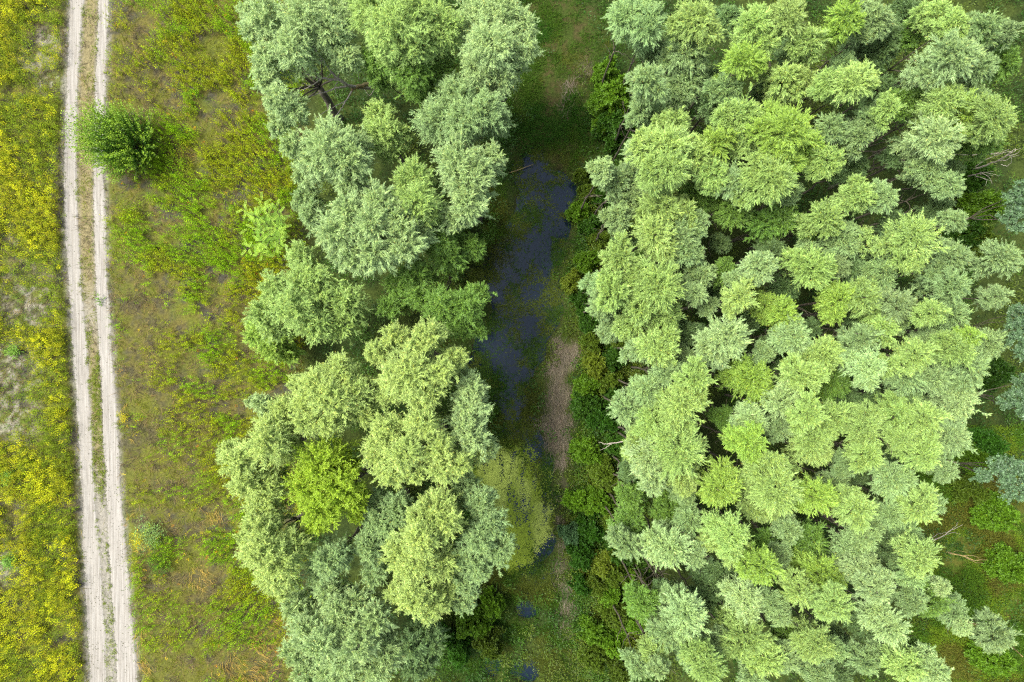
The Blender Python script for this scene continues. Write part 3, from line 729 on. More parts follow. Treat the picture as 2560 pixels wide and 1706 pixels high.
# ------------------------------------------------------------------ right grove: one entry per tree crown
TILE = {'t3': (1200, 0), 't4': (1900, 0), 't8': (1900, 550), 't7': (1450, 550), 'u5': (1500, 1106), 'u6': (1960, 1106),
        'u3': (1150, 900), 't2': (600, 0), 't6': (550, 550), 'u2': (550, 1106), 'v': (1100, 400)}
def px(tile, tx, ty):
    ox, oy = TILE[tile]
    return ox + tx * 0.3827, oy + ty * 0.3827
GROVE = """
t3 960 90 130 S; t3 1110 150 140 S; t3 1430 110 170 P!tall pale willow at the top of the grove beside the ditch; t3 1370 300 150 S; t3 1130 300 90 D; t3 1100 500 115 S; t3 1370 520 130 S
t3 1560 470 70 D; t3 1800 140 135 P!pale drooping willow near the top edge of the photo; t3 1870 250 110 P; t3 1640 100 90 D; t3 2040 90 110 P; t3 1730 380 135 L!spiky lime willow in the upper part of the grove; t3 1630 560 105 S
t3 1560 640 110 D; t3 2000 490 115 P; t3 1890 560 80 D; t3 1740 740 150 P; t3 1780 860 140 P; t3 1280 790 115 P; t3 1170 750 90 S; t3 1230 940 170 P!broad pale willow beside the blue upper end of the pond
t3 1050 1000 115 S; t3 800 1090 75 W; t3 890 1180 110 S; t3 1010 1150 130 S; t3 1260 1080 150 P; t3 1430 1000 135 P; t3 1560 920 115 L; t3 1540 1120 120 P; t3 1200 1340 150 P
t3 900 1400 90 S; t3 1020 1300 120 S; t3 1330 1390 120 P; t3 1440 1270 120 G; t3 1690 1190 115 S; t3 1850 1190 150 P; t3 1680 1370 130 G; t3 1900 1450 110 G; t3 2010 1050 130 L; t3 1400 1500 90 S
t4 210 100 130 P; t4 340 240 110 P; t4 590 100 120 L!lime willow at the top edge of the photo; t4 770 110 120 S; t4 1010 70 100 D; t4 860 200 100 D; t4 1040 170 100 G; t4 1180 60 100 P
t4 1310 130 95 P; t4 1490 150 115 S; t4 1640 180 80 S; t4 1290 340 175 W!big whitish willow standing near the upper right corner; t4 1450 430 110 S; t4 1640 380 100 G; t4 180 500 120 P; t4 320 500 90 P; t4 470 520 95 P
t4 620 530 130 P; t4 810 290 110 D; t4 810 560 100 D; t4 740 770 105 S; t4 860 690 90 P; t4 990 640 90 G; t4 1230 660 130 P; t4 1330 720 120 L; t4 1170 890 155 W!silver willow just left of the bare leaning stems; t4 1440 640 100 S
t4 1570 760 140 P; t4 1500 900 100 G; t4 1130 1080 105 S; t4 200 830 205 L!biggest bright lime willow in the upper grove; t4 330 950 120 L; t4 480 830 110 S; t4 460 1050 115 P; t4 110 1150 160 P
t4 640 1080 90 D; t4 660 1260 115 P; t4 850 1270 95 S; t4 950 980 85 D; t4 1270 1200 95 S; t4 1310 1420 70 S; t4 1200 1330 90 D; t4 160 1430 115 G; t4 450 1420 110 P; t4 590 1500 85 S
t8 1030 110 180 P!large pale willow beside the dark gap at the right; t8 560 120 110 S; t8 370 40 75 G; t8 60 310 100 W; t8 360 320 150 P!broad pale willow in the middle of the right half; t8 540 520 130 L!lime willow joined to a pale one right of the middle; t8 710 510 120 P
t8 820 200 100 D; t8 820 340 105 S; t8 1280 240 115 S; t8 1280 440 130 S; t8 1610 250 120 S!silver willow alone at the right edge above the white poplars; t8 1580 490 80 S; t8 630 310 80 D; t8 110 190 85 D; t8 940 560 115 S; t8 1150 600 95 P
t8 1280 620 125 S; t8 60 540 90 L; t8 160 620 110 L; t8 240 760 115 S; t8 690 770 110 S; t8 830 700 105 P; t8 440 880 120 P; t8 290 1030 120 P; t8 500 1070 110 G; t8 730 970 130 W!whitish willow with a ragged crown right of the middle
t8 860 950 80 P; t8 1050 880 115 P; t8 990 1030 110 S; t8 1160 1040 110 S; t8 1320 850 130 P; t8 1400 760 75 L; t8 1530 800 100 S; t8 1390 960 120 S; t8 1320 1070 100 S; t8 170 1190 120 W; t8 50 870 70 S
t8 330 1280 110 P; t8 500 1290 110 P; t8 1330 1210 135 W!whitish willow bulging into the dark gap on the right; t8 930 1290 120 P; t8 1100 1300 120 P; t8 700 1380 130 P!star-shaped pale willow with long radiating sprays; t8 360 1440 140 P
t8 1280 1420 135 S; t8 1100 1480 115 S; t8 950 1440 90 P; t8 1010 1180 90 S; t8 760 1190 90 D; t8 600 1180 80 D
t7 490 90 150 P; t7 660 100 115 S; t7 700 190 110 S; t7 260 240 115 P; t7 150 420 95 S; t7 140 560 85 S; t7 230 460 120 P; t7 520 430 205 P!broad domed pale willow facing the open pond; t7 560 640 150 P
t7 230 690 105 S; t7 360 660 110 P; t7 800 360 100 S; t7 770 470 75 S; t7 540 840 115 P; t7 400 850 95 S; t7 960 350 85 G; t7 1190 310 120 W!silver willow with feathery rim in the middle of the grove; t7 1060 500 100 P; t7 850 560 65 S
t7 970 760 175 W!wide silver willow with feathery radiating sprays; t7 720 750 95 D; t7 760 1040 115 P; t7 590 1010 95 S; t7 1140 1050 165 L!lime star-shaped willow in the grove's centre; t7 450 1120 100 S; t7 320 1250 110 S
t7 690 1210 140 P; t7 560 1190 90 P; t7 490 1340 105 P; t7 1140 1310 100 W; t7 950 1300 75 G; t7 420 1480 110 P; t7 1120 1470 120 L; t7 300 130 80 D
u5 540 80 190 P!broad pale willow opposite the brown reed bank; u5 330 110 135 W; u5 350 220 105 S; u5 560 250 100 P; u5 800 310 140 L!lime-tinted willow in the lower middle of the grove; u5 560 340 80 S; u5 1400 60 125 P; u5 1640 150 85 S
u5 1180 320 180 P!largest pale willow in the lower middle of the grove; u5 1430 360 130 L; u5 1080 430 105 P; u5 1230 190 80 P; u5 210 370 80 G; u5 200 550 100 G; u5 190 670 100 S!small silver willow with a pointed lower tip above the shrubs; u5 470 440 110 G; u5 470 700 155 W!silver willow with a pointed lower end above the dark shrubs
u5 600 520 90 S; u5 870 620 140 P; u5 760 650 90 P; u5 900 720 110 P; u5 1080 820 120 L; u5 1080 690 90 G; u5 1380 650 150 G; u5 1470 880 155 L!bright yellow-green willow low in the right grove; u5 1330 980 110 P; u5 1700 440 120 P
u5 1700 690 100 S; u5 1730 850 130 W; u5 1560 1080 110 P; u5 960 1040 125 W!star-shaped silver willow low in the grove; u5 820 890 110 D; u5 770 970 100 D; u5 570 1130 145 W!greyish silver willow beside the lower dark thicket; u5 430 1160 100 S; u5 680 1060 90 D
u5 290 1070 100 G; u5 470 1270 110 S; u5 1200 1150 85 S; u5 980 1300 150 P!pale willow with a yellowish top near the bottom edge; u5 1240 1270 90 G; u5 1440 1330 130 P; u5 740 1350 110 S; u5 720 1490 140 P; u5 620 1420 100 S; u5 1100 1430 115 P; u5 1240 1430 90 S
u5 360 1410 90 P; u5 400 1510 65 W!small willow with a whitish top by the bottom thicket; u5 1780 1200 100 D; u5 1780 1450 110 S; u5 1020 1545 100 S; u5 1450 1545 100 S
u6 430 150 85 S; u6 570 90 110 P; u6 770 150 120 D; u6 950 90 120 P; u6 1120 30 85 S; u6 1090 200 75 S; u6 740 260 110 S; u6 900 440 120 P; u6 1000 410 80 S; u6 730 480 95 S; u6 550 640 85 S
u6 690 710 95 D; u6 920 760 115 P!pale willow at the left border of the green clearing; u6 850 620 85 S; u6 640 980 110 W; u6 870 890 85 S; u6 1060 970 65 W; u6 1000 1070 100 G; u6 1160 1140 90 S; u6 1200 1230 60 W!small whitish willow sticking into the green clearing
u6 1420 1290 115 S!lone silver willow leaning over the green clearing; u6 720 1220 140 W!pale silver willow left of the lower clearing; u6 870 1060 90 S; u6 230 1370 120 P; u6 590 1500 100 S; u6 830 1490 115 P; u6 1010 1510 120 W!silver willow at the bottom edge beside the clearing; u6 200 1500 95 S; u6 400 1520 90 D; u6 900 1400 70 G; u6 500 830 90 S
"""
TONEWORD = {'P': 'pale', 'S': 'silvery', 'G': 'green', 'D': 'dull grey-green', 'L': 'lime', 'W': 'whitish', 'Y': 'yellowish'}
USED = {}
def dirword(dx, dy):
    a = math.degrees(math.atan2(-dy, dx)) % 360
    return ["right of", "upper right of", "above", "upper left of", "left of", "lower left of", "below", "lower right of"][int(((a + 22.5) % 360) // 45)]
def unique(label):
    if label in USED:
        return False
    USED[label] = 1
    return True

HOLES = [(2030, 60, 60), (2010, 330, 60), (1760, 170, 25), (1850, 480, 30), (2180, 450, 60), (1690, 1010, 20), (1960, 640, 15)]
def build_grove():
    rng = np.random.default_rng(500)
    items = []
    for ch in GROVE.replace("\n", ";").split(";"):
        ch = ch.strip()
        if not ch: continue
        name = None
        if "!" in ch: ch, name = ch.split("!")
        tl, a, b, r, tone = ch.split()
        fx, fy = px(tl, float(a), float(b))
        items.append([fx, fy, float(r) * 0.3827, tone, name])
    kept = []
    for it in sorted(items, key=lambda i: (i[4] is None, -i[2])):
        if it[4] is None and any(math.hypot(it[0] - k[0], it[1] - k[1]) < 0.55 * max(it[2], 0.7 * k[2]) for k in kept): continue
        kept.append(it)
    anchors = [k for k in kept if k[4]]
    # low dull crowns that stand in the gaps between the tall ones
    gaps, tries = 0, 0
    while gaps < 46 and tries < 4000:
        tries += 1
        fx, fy = rng.uniform(1560, 2420), rng.uniform(20, 1690)
        if fx > 2400 - 0.18 * max(0, fy - 900): continue
        if blobs(*[np.array([q]) for q in at(fx, fy, 6)[:2]], HOLES, 0.3)[0] > 0.4: continue
        dm = min(math.hypot(fx - k[0], fy - k[1]) - 0.85 * k[2] for k in kept)
        if dm < 2: continue
        kept.append([fx, fy, rng.uniform(24, 36), 'D' if rng.uniform() < 0.5 else 'S', None]); gaps += 1
    n_of = {}
    for k in anchors: unique(k[4])
    for (fx, fy, rp, tone, name) in kept:
        zc = HGT[tone] + rng.normal(0, 0.55) + (rp - 45) * 0.018
        p = at(fx, fy, zc + 0.3)
        r = rp * mpp(zc + 0.3) * 1.14
        size = "small" if r < 0.93 else ("middle" if r < 1.32 else "large")
        if name is None:
            near = sorted(anchors, key=lambda k: math.hypot(k[0] - fx, k[1] - fy))
            done = False
            for k in near[:60]:
                d = dirword(fx - k[0], fy - k[1])
                for sw in ({"small": "small", "middle": "middling", "large": "broad"}[size],):
                    for far in ("just ", "somewhat ", "further ") if math.hypot(k[0] - fx, k[1] - fy) < 2.6 * (k[2] + rp) / 2 else ("further ",):
                        lab = f"{sw} {TONEWORD[tone]} willow {far}{d} the {k[4]}"
                        if len(lab.split()) <= 16 and unique(lab):
                            name = lab; done = True; break
                    if done: break
                if done: break
        if name is None:
            lab0 = f"tiny {TONEWORD[tone]} willow tucked in a gap {dirword(fx - near[0][0], fy - near[0][1])} the {near[0][4]}"
            lab0 = lab0.replace(" tucked in a gap", "") if len(lab0.split()) > 16 else lab0
            if unique(lab0): name = lab0
            else: print('NOLABEL', lab0)
        root = empty("willow_tree", (p[0], p[1], 0))
        tag(root, name, "tree", "willows of the right grove")
        rr, lst = CROWNS[size]
        cr = part("crown", lst[int(rng.integers(0, 4))], root, np.array(TONE[tone]) * (1 + rng.normal(0, 0.06)) * (1 + rng.normal(0, 0.015, 3)))
        s = r / rr
        cr.location = (0, 0, zc)
        cr.rotation_euler = (rng.normal(0, 0.10), rng.normal(0, 0.10), rng.uniform(0, 6.28))
        cr.scale = (s * rng.uniform(0.92, 1.08), s * rng.uniform(0.92, 1.08), s * rng.uniform(0.82, 1.05))
        tr = part("trunk", TRUNKS[int(rng.integers(0, 5))], root)
        tr.rotation_euler = (0, 0, rng.uniform(0, 6.28))
        tr.scale = (1, 1, (zc + 0.2) / 9.0)
    print("grove trees", len(kept))
build_grove()

# ------------------------------------------------------------------ left grove: larger willows of several lobes
LEFT = [
 ("pale silver willow at the upper left holding a bare dead limb", 'W', 9.6, "t2", [(150,100,140),(400,80,165),(560,170,140),(330,290,130),(170,380,115),(700,360,90),(150,520,75),(230,640,95),(330,710,90),(240,800,75),(60,170,60),(30,60,60),(620,60,110)], 'soft'),
 ("largest yellow-green willow at the top of the left grove", 'P', 10.2, "t2", [(850,60,180),(1000,150,185),(1130,50,150),(1310,150,150),(1080,300,115),(1200,240,130),(930,250,100)], 'soft'),
 ("green hanging willow boughs below the largest yellow-green willow", 'G', 8.6, "t2", [(880,370,105),(1120,470,125),(890,470,80),(1290,430,120),(1010,400,80),(1160,560,70)], 'soft'),
 ("silver willow at the top of the left grove beside the ditch", 'W', 9.4, "t2", [(1530,120,170),(1700,80,150),(1640,280,175),(1830,150,115),(1850,310,105),(1560,430,130),(1690,470,115),(1640,560,65)], 'soft'),
 ("grey-green round willow beside the ditch grass", 'S', 9.0, "t2", [(1400,640,150),(1280,770,150),(1450,780,150),(1600,700,120),(1690,780,85),(1350,560,70)], 'soft'),
 ("small yellowish willow below the bare dead limb", 'P', 8.2, "t2", [(890,750,105),(930,850,125),(960,950,90),(1050,870,65)], 'soft'),
 ("pale willow with a full round top at the meadow's upper edge", 'W', 9.4, "t2", [(560,950,170),(690,1020,140),(480,1050,105),(760,920,90),(690,1140,120),(340,930,80),(410,1130,70),(580,820,60)], 'spray'),
 ("low greyish willow behind the feathery lime sapling", 'S', 7.0, "t2", [(420,1270,80),(450,1380,80),(380,1330,55),(480,1460,60)], 'soft'),
 ("pale green willow overhanging the pond's upper end", 'W', 9.5, "t2", [(1420,1050,160),(1640,1020,90),(1480,1200,130),(1560,1120,100),(1480,1330,115),(1400,1420,90)], 'spray'),
 ("small round-topped willow between two broad ones", 'P', 9.7, "t2", [(1110,1170,130),(1150,1310,130),(1220,1400,90)], 'spray'),
 ("big spiky pale willow in the middle of the left grove", 'W', 10.3, "t2", [(880,1300,100),(700,1370,110),(640,1510,155),(850,1450,115),(1050,1450,110),(1000,1370,95),(870,1640,120),(1060,1580,130),(760,1680,100),(1180,1520,90),(690,1650,110)], 'spray'),
 ("green willow fringe at the pond below the overhanging willow", 'G', 7.6, "t2", [(1310,1580,85),(1390,1500,75),(1250,1600,70)], 'soft'),
 ("wide loose willow at the meadow edge below the lime sapling", 'P', 8.6, "t6", [(500,230,100),(560,370,140),(340,440,110),(450,570,150),(800,540,135),(270,600,110),(790,680,110),(600,690,120),(640,480,100),(330,720,80)], 'loose'),
 ("fresh green bush under the wide loose willow", 'L', 4.2, "t6", [(230,760,95),(320,840,85),(430,890,75),(210,680,60),(360,760,80)], 'loose'),
 ("dark green loose willow leaning over the pond", 'G', 7.8, "t6", [(1250,370,130),(1290,490,110),(1150,430,100),(1650,170,90),(1480,240,110),(1600,560,135),(1690,470,80),(1560,680,110),(1680,720,60),(1420,560,110),(1100,560,90)], 'loose'),
 ("yellow-tinged willow crown right of the pale broad one", 'Y', 10.0, "t6", [(1130,760,90),(1360,740,100),(1290,820,85),(1210,1010,170),(1330,1130,130),(1120,1110,110),(1530,900,80),(1440,1000,90),(1010,870,80)], 'soft'),
 ("silver willow side crown facing the pond", 'W', 8.8, "t6", [(1630,1100,100),(1620,1230,120),(1560,1010,70),(1650,1430,110),(1740,1510,70),(1580,1350,85)], 'soft'),
 ("pale broad willow in the lower left grove", 'Y', 9.9, "t6", [(760,1000,120),(640,1080,130),(720,1180,140),(850,1120,120),(500,1080,70),(700,1310,110),(920,1240,110),(400,1250,100),(540,1200,95),(560,1320,105)], 'soft'),
 ("yellowish willow beside the bright lime tree", 'Y', 9.8, "u2", [(1040,60,140),(1200,90,120),(1120,200,110),(1420,60,115),(1450,180,105),(1570,150,80),(1690,60,80),(1090,-80,120),(1320,-110,115),(1270,210,70)], 'soft'),
 ("sparse silver willow sprays over the meadow edge", 'W', 7.2, "t6", [(250,1200,65),(190,1190,35),(310,1260,60)], 'loose'),
 ("whitest willow on the left edge of the lower grove", 'Y', 9.6, "u2", [(290,20,140),(340,-80,120),(110,130,120),(50,60,70),(150,270,110),(300,310,120),(430,60,80)], 'soft'),
 ("whitish rounded willow bulging over the meadow at lower left", 'Y', 9.4, "u2", [(270,430,130),(240,560,115),(260,720,140),(370,800,145),(330,900,115),(460,680,115),(400,970,65),(180,640,80)], 'soft'),
 ("bright lime broadleaf tree amid the lower left willows", 'B', 9.3, "u2", [(640,170,190),(560,300,150),(760,320,150),(650,430,145),(860,390,90),(630,530,85),(800,150,85),(880,480,60)], 'lime'),
 ("small silver willow beside the dark hole", 'S', 8.6, "u2", [(700,790,120),(640,860,95),(790,750,70)], 'soft'),
 ("broad pale willow at the lower right of the left grove", 'Y', 10.2, "u2", [(1400,450,130),(1460,540,110),(1190,730,140),(1300,640,120),(1270,810,140),(1450,800,110),(1300,500,90)], 'soft'),
 ("silvery willow boughs between the dark hole and the broad pale willow", 'S', 8.4, "u2", [(960,700,95),(1000,860,95),(1090,560,90),(1010,520,90),(1030,400,80),(1160,440,110)], 'soft'),
 ("pale low willow front below the broad pale willow", 'Y', 9.2, "u2", [(1260,1030,120),(1370,1090,105),(1440,990,110),(1150,1000,80)], 'soft'),
 ("green-silver willow hanging over the duckweed", 'S', 8.6, "u2", [(1700,400,110),(1760,550,110),(1690,640,110),(1820,730,90),(1860,670,60),(1700,830,90),(1600,950,70),(1590,1060,75),(1640,990,55),(1600,300,90),(1570,760,90)], 'soft'),
 ("greenish spreading willow at the bottom of the left grove", 'W', 8.6, "u2", [(480,1080,100),(560,1250,120),(480,1380,90),(770,1120,100),(800,1200,80),(1000,1180,110),(700,1000,95),(650,1350,115),(900,1350,120),(1080,1400,110),(800,1450,115),(700,1530,110),(1000,1490,110),(560,1530,100),(880,1050,90),(900,1240,90)], 'spray'),
 ("dark silver willow at the bottom beside the ditch", 'D', 7.6, "u2", [(1300,1250,110),(1380,1330,80),(1340,1480,80),(1240,1500,80),(1240,1360,90)], 'loose'),
]
STYLE = {'soft': dict(spread=0.66, acute=0.7, rag=0.32, dens=1.0, leaf=(0.09, 0.027), up=0.35),
         'spray': dict(spread=0.42, acute=1.0, rag=0.27, dens=1.0, leaf=(0.105, 0.026), up=0.25),
         'loose': dict(spread=0.60, acute=0.8, rag=0.55, dens=0.75, leaf=(0.10, 0.028), inner=0.5, up=0.3),
         'lime': dict(spread=0.55, acute=0.6, rag=0.35, dens=0.8, leaf=(0.065, 0.045), wide=True, up=0.3, tipyel=0.12)}
def build_left():
    for i, (label, tone, h, tl, lob, style) in enumerate(LEFT):
        rng = np.random.default_rng(600 + i)
        pts = []
        cxp = np.mean([px(tl, a, b) for a, b, r in lob], 0)
        far = max(np.hypot(*(np.array(px(tl, a, b)) - cxp)) for a, b, r in lob) + 1
        for (a, b, r) in lob:
            fx, fy = px(tl, a, b)
            d = math.hypot(fx - cxp[0], fy - cxp[1]) / far
            z = h - 1.3 * d * d + rng.normal(0, 0.25) + (r - 110) * 0.006
            p = at(fx, fy, z + 0.2)
            pts.append((p[0], p[1], z, r * 0.3827 * mpp(z) * 1.10))
        pts = np.array(pts)
        base = np.array([*(pts[:, :2].mean(0)), 0.0])
        loc = pts - np.array([base[0], base[1], 0, 0])
        lobes = [tuple(q) for q in loc]
        # lower boughs that close the crown from below
        for q in loc:
            lobes.append((q[0] * 0.88, q[1] * 0.88, q[2] - 1.30 * q[3], q[3] * 1.08))
        st = dict(STYLE[style])
        k = len(loc)
        wide = st.pop('wide', False)
        T1, C1 = foliage(lobes[:k], rng, wide=wide, **st)
        st2 = dict(st); st2['dens'] = st['dens'] * 0.62; st2['rag'] = 0.55
        T2, C2 = foliage(lobes[k:], rng, wide=wide, **st2)
        root = empty("broadleaf_tree" if style == 'lime' else "willow_tree", base)
        tag(root, label, "tree", None if style == 'lime' else "willows of the left grove")
        unique(label)
        me = tri_mesh("crown", np.concatenate([T1, T2]), np.concatenate([C1, C2]), M_LEAF if style == 'lime' else M_WILLOW)
        part("crown", me, root, TONE[tone])
        tb = Tubes()
        zf = h * 0.42
        ln = wander((0, 0, -0.2), (rng.normal(0, .2), rng.normal(0, .2), zf), 6, 0.08, rng)
        tb.add(ln, np.linspace(0.26, 0.15, 6) * (0.55 if k < 5 else 1.0), 9)
        for q in loc:
            mid = ln[-1] * 0.55 + np.array([q[0], q[1], q[2]]) * 0.45 + rng.normal(0, .15, 3)
            l2 = np.concatenate([wander(ln[-1] - (0, 0, .15), mid, 4, 0.06, rng), wander(mid, (q[0], q[1], q[2] + 0.1), 4, 0.06, rng)[1:]])
            tb.add(l2, np.linspace(0.055, 0.010, len(l2)) * (0.7 if k < 5 else 1.0), 6)
        part("trunk", tb.mesh("trunk", M_BARK), root)
        if i == 0:
            build_dead_limb(root, base)
def build_dead_limb(root, base):
    """bare grey limb of the upper left willow, seen through the gap in its crown"""
    rng = np.random.default_rng(77)
    tb = Tubes()
    o = lambda a, b, z: at(700 + a * 300 / 1882, 80 + b * 300 / 1882, z) - np.array([base[0], base[1], 0])
    def br(pts, r0, r1):
        P = np.array([o(*q) for q in pts])
        s = np.linspace(0, len(P) - 1, len(P) * 4 - 3)
        Q = np.stack([np.interp(s, np.arange(len(P)), P[:, k]) for k in range(3)], 1) + rng.normal(0, 0.012, (len(s), 3))
        tb.add(Q, np.linspace(r0, r1, len(Q)), 6)
    br([(1420, 880, 2.0), (1180, 870, 4.6), (1060, 840, 5.6), (930, 750, 6.4), (800, 620, 7.0), (700, 480, 7.6), (600, 350, 8.1), (520, 220, 8.5)], 0.11, 0.012)
    br([(640, 400, 7.9), (540, 330, 8.2), (430, 320, 8.4)], 0.02, 0.006)
    br([(660, 450, 7.7), (520, 445, 8.0), (420, 420, 8.2)], 0.02, 0.006)
    br([(930, 750, 6.4), (780, 745, 6.8), (640, 730, 7.2), (500, 695, 7.6), (300, 630, 8.0), (60, 570, 8.4)], 0.055, 0.010)
    br([(640, 735, 7.2), (520, 830, 7.5), (380, 900, 7.8), (270, 950, 8.0), (190, 1060, 8.2)], 0.032, 0.006)
    br([(480, 850, 7.6), (360, 800, 7.8), (290, 920, 8.0), (300, 1030, 8.1)], 0.016, 0.005)
    br([(810, 650, 6.9), (720, 720, 7.0), (620, 710, 7.2)], 0.025, 0.010)
    br([(1060, 850, 5.6), (880, 880, 5.9), (740, 940, 6.2), (600, 970, 6.5), (420, 1030, 6.9), (310, 1070, 7.2)], 0.05, 0.008)
    br([(900, 790, 6.3), (850, 880, 6.5), (790, 950, 6.6)], 0.022, 0.008)
    br([(850, 890, 6.5), (900, 1020, 6.6)], 0.014, 0.005)
    br([(920, 700, 6.5), (940, 560, 7.0), (935, 420, 7.5), (940, 240, 8.0)], 0.035, 0.010)
    br([(1160, 890, 4.4), (1090, 990, 4.6), (1030, 1090, 4.8), (960, 1210, 5.0), (850, 1350, 5.3), (740, 1470, 5.6)], 0.05, 0.012)
    br([(1040, 1080, 4.8), (900, 1150, 5.1), (700, 1260, 5.5), (560, 1340, 5.8)], 0.025, 0.008)
    br([(1430, 780, 6.2), (1420, 680, 6.6), (1440, 560, 7.1), (1400, 430, 7.4)], 0.05, 0.02)
    br([(1430, 780, 6.2), (1490, 840, 6.2), (1470, 930, 6.2), (1400, 1010, 6.2), (1320, 900, 6.2)], 0.022, 0.006)
    br([(1490, 840, 6.2), (1600, 850, 6.3), (1630, 980, 6.3)], 0.016, 0.005)
    br([(1400, 570, 7.0), (1290, 590, 7.1), (1230, 660, 7.1), (1240, 740, 7.1)], 0.018, 0.005)
    br([(1350, 570, 7.1), (1270, 520, 7.2), (1220, 500, 7.3)], 0.012, 0.004)
    part("dead_limb", tb.mesh("dead_limb", M_DEAD), root)
    tb = Tubes()
    br([(1560, 800, 2.2), (1330, 830, 3.9), (1190, 870, 4.6), (1120, 910, 4.9)], 0.12, 0.07)
    part("limb", tb.mesh("limb", M_LICHEN), root)
build_left()

# ------------------------------------------------------------------ white poplars at the right edge
def build_poplars():
    data = [("white-leaved poplar at the right edge beside the bare leaning stems", "t4", [(1700, 1290, 110), (1640, 1420, 90), (1740, 1450, 110), (1760, 1180, 80)], 8.4),
            ("tallest white-leaved poplar on the right edge at mid height", "t8", [(1690, 720, 115), (1720, 600, 80), (1740, 850, 100), (1650, 640, 60)], 9.2),
            ("white-leaved poplar jutting from the right edge below mid height", "t8", [(1690, 1170, 100), (1600, 1180, 60), (1740, 1260, 90), (1720, 1060, 70)], 8.2),
            ("bluish white poplar above the green clearing at the right edge", "u6", [(1400, 190, 100), (1290, 220, 65), (1490, 160, 100), (1540, 320, 100), (1480, 270, 70), (1560, 200, 80)], 8.6)]
    for i, (label, tl, lob, h) in enumerate(data):
        rng = np.random.default_rng(700 + i)
        pts = []
        for (a, b, r) in lob:
            z = h + rng.normal(0, 0.4); p = at(*px(tl, a, b), z)
            pts.append((p[0], p[1], z, r * 0.3827 * mpp(z) * 0.85))
        pts = np.array(pts); base = np.array([*pts[:, :2].mean(0), 0.0])
        loc = pts - np.array([base[0], base[1], 0, 0])
        T, Cc = foliage([tuple(q) for q in loc], rng, dens=0.42, leaf=(0.09, 0.07), spread=0.7, acute=0.5, wide=True, rag=0.5, tipyel=0.0)
        root = empty("poplar_tree", base); tag(root, label, "tree", "white poplars on the right edge"); unique(label)
        part("crown", tri_mesh("crown", T, Cc, M_POPLAR), root, (0.10, 0.18, 0.075))
        tb = Tubes(); ln = wander((0, 0, -.2), (0, 0, h * 0.6), 6, .08, rng); tb.add(ln, np.linspace(.10, .05, 6), 7)
        for q in loc: tb.add(wander(ln[-1], q[:3], 5, .08, rng), np.linspace(.03, .006, 5), 5)
        part("trunk", tb.mesh("trunk", M_BARK), root)
build_poplars()

# ------------------------------------------------------------------ the lone bush by the track
def build_bush():
    rng = np.random.default_rng(808)
    base = at2(318, 345)
    root = empty("bush", base)
    tag(root, "dense dark green round bush overhanging the sandy track", "bush")
    n = 560
    th = rng.uniform(0, 6.28, n); rad = np.sqrt(rng.uniform(0, 1, n))
    out_ = np.stack([np.cos(th), np.sin(th)], 1) * rad[:, None]
    tops = np.stack([out_[:, 0] * 2.15, out_[:, 1] * 2.25, 4.0 - 2.6 * rad ** 2.2 + rng.normal(0, 0.38, n)], 1)
    tops[:, 0] -= 0.45 * tops[:, 2] / 3.5
    tops *= rng.uniform(0.84, 1.14, (n, 1))
    foot = np.stack([out_[:, 0] * 0.55, out_[:, 1] * 0.6, 0.3 + 0.0 * rad], 1)
    P0 = foot + (tops - foot) * 0.38; V = tops - P0
    m = 46
    u = np.linspace(0, 1, m)[None] + rng.uniform(-0.02, 0.02, (n, m))
    P = P0[:, None] + V[:, None] * u[..., None] + rng.normal(0, 0.065, (n, m, 3)) * (1.1 - 0.75 * u)[..., None]
    D0 = nrm(V)
    D = nrm(D0[:, None] * 0.7 + rng.normal(0, 0.6, (n, m, 3)))
    L = rng.uniform(0.06, 0.11, (n, m)).ravel() * (1.2 - 0.35 * u).ravel()
    T = leaf_tris(P.reshape(-1, 3), D.reshape(-1, 3), L, L * 0.6, rng, 0.5, True)
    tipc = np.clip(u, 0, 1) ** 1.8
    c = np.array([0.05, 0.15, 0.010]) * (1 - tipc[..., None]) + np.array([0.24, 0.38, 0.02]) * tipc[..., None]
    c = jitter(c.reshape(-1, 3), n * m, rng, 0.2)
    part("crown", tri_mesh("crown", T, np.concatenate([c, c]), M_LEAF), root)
    tb = Tubes()
    for i in range(0, n, 6):
        tb.add(wander(foot[i] * (0.4, 0.4, -0.2), tops[i] * 0.9, 6, 0.03, rng), np.linspace(0.035, 0.008, 6), 5)
    part("stem", tb.mesh("stem", M_BARK), root)
build_bush()

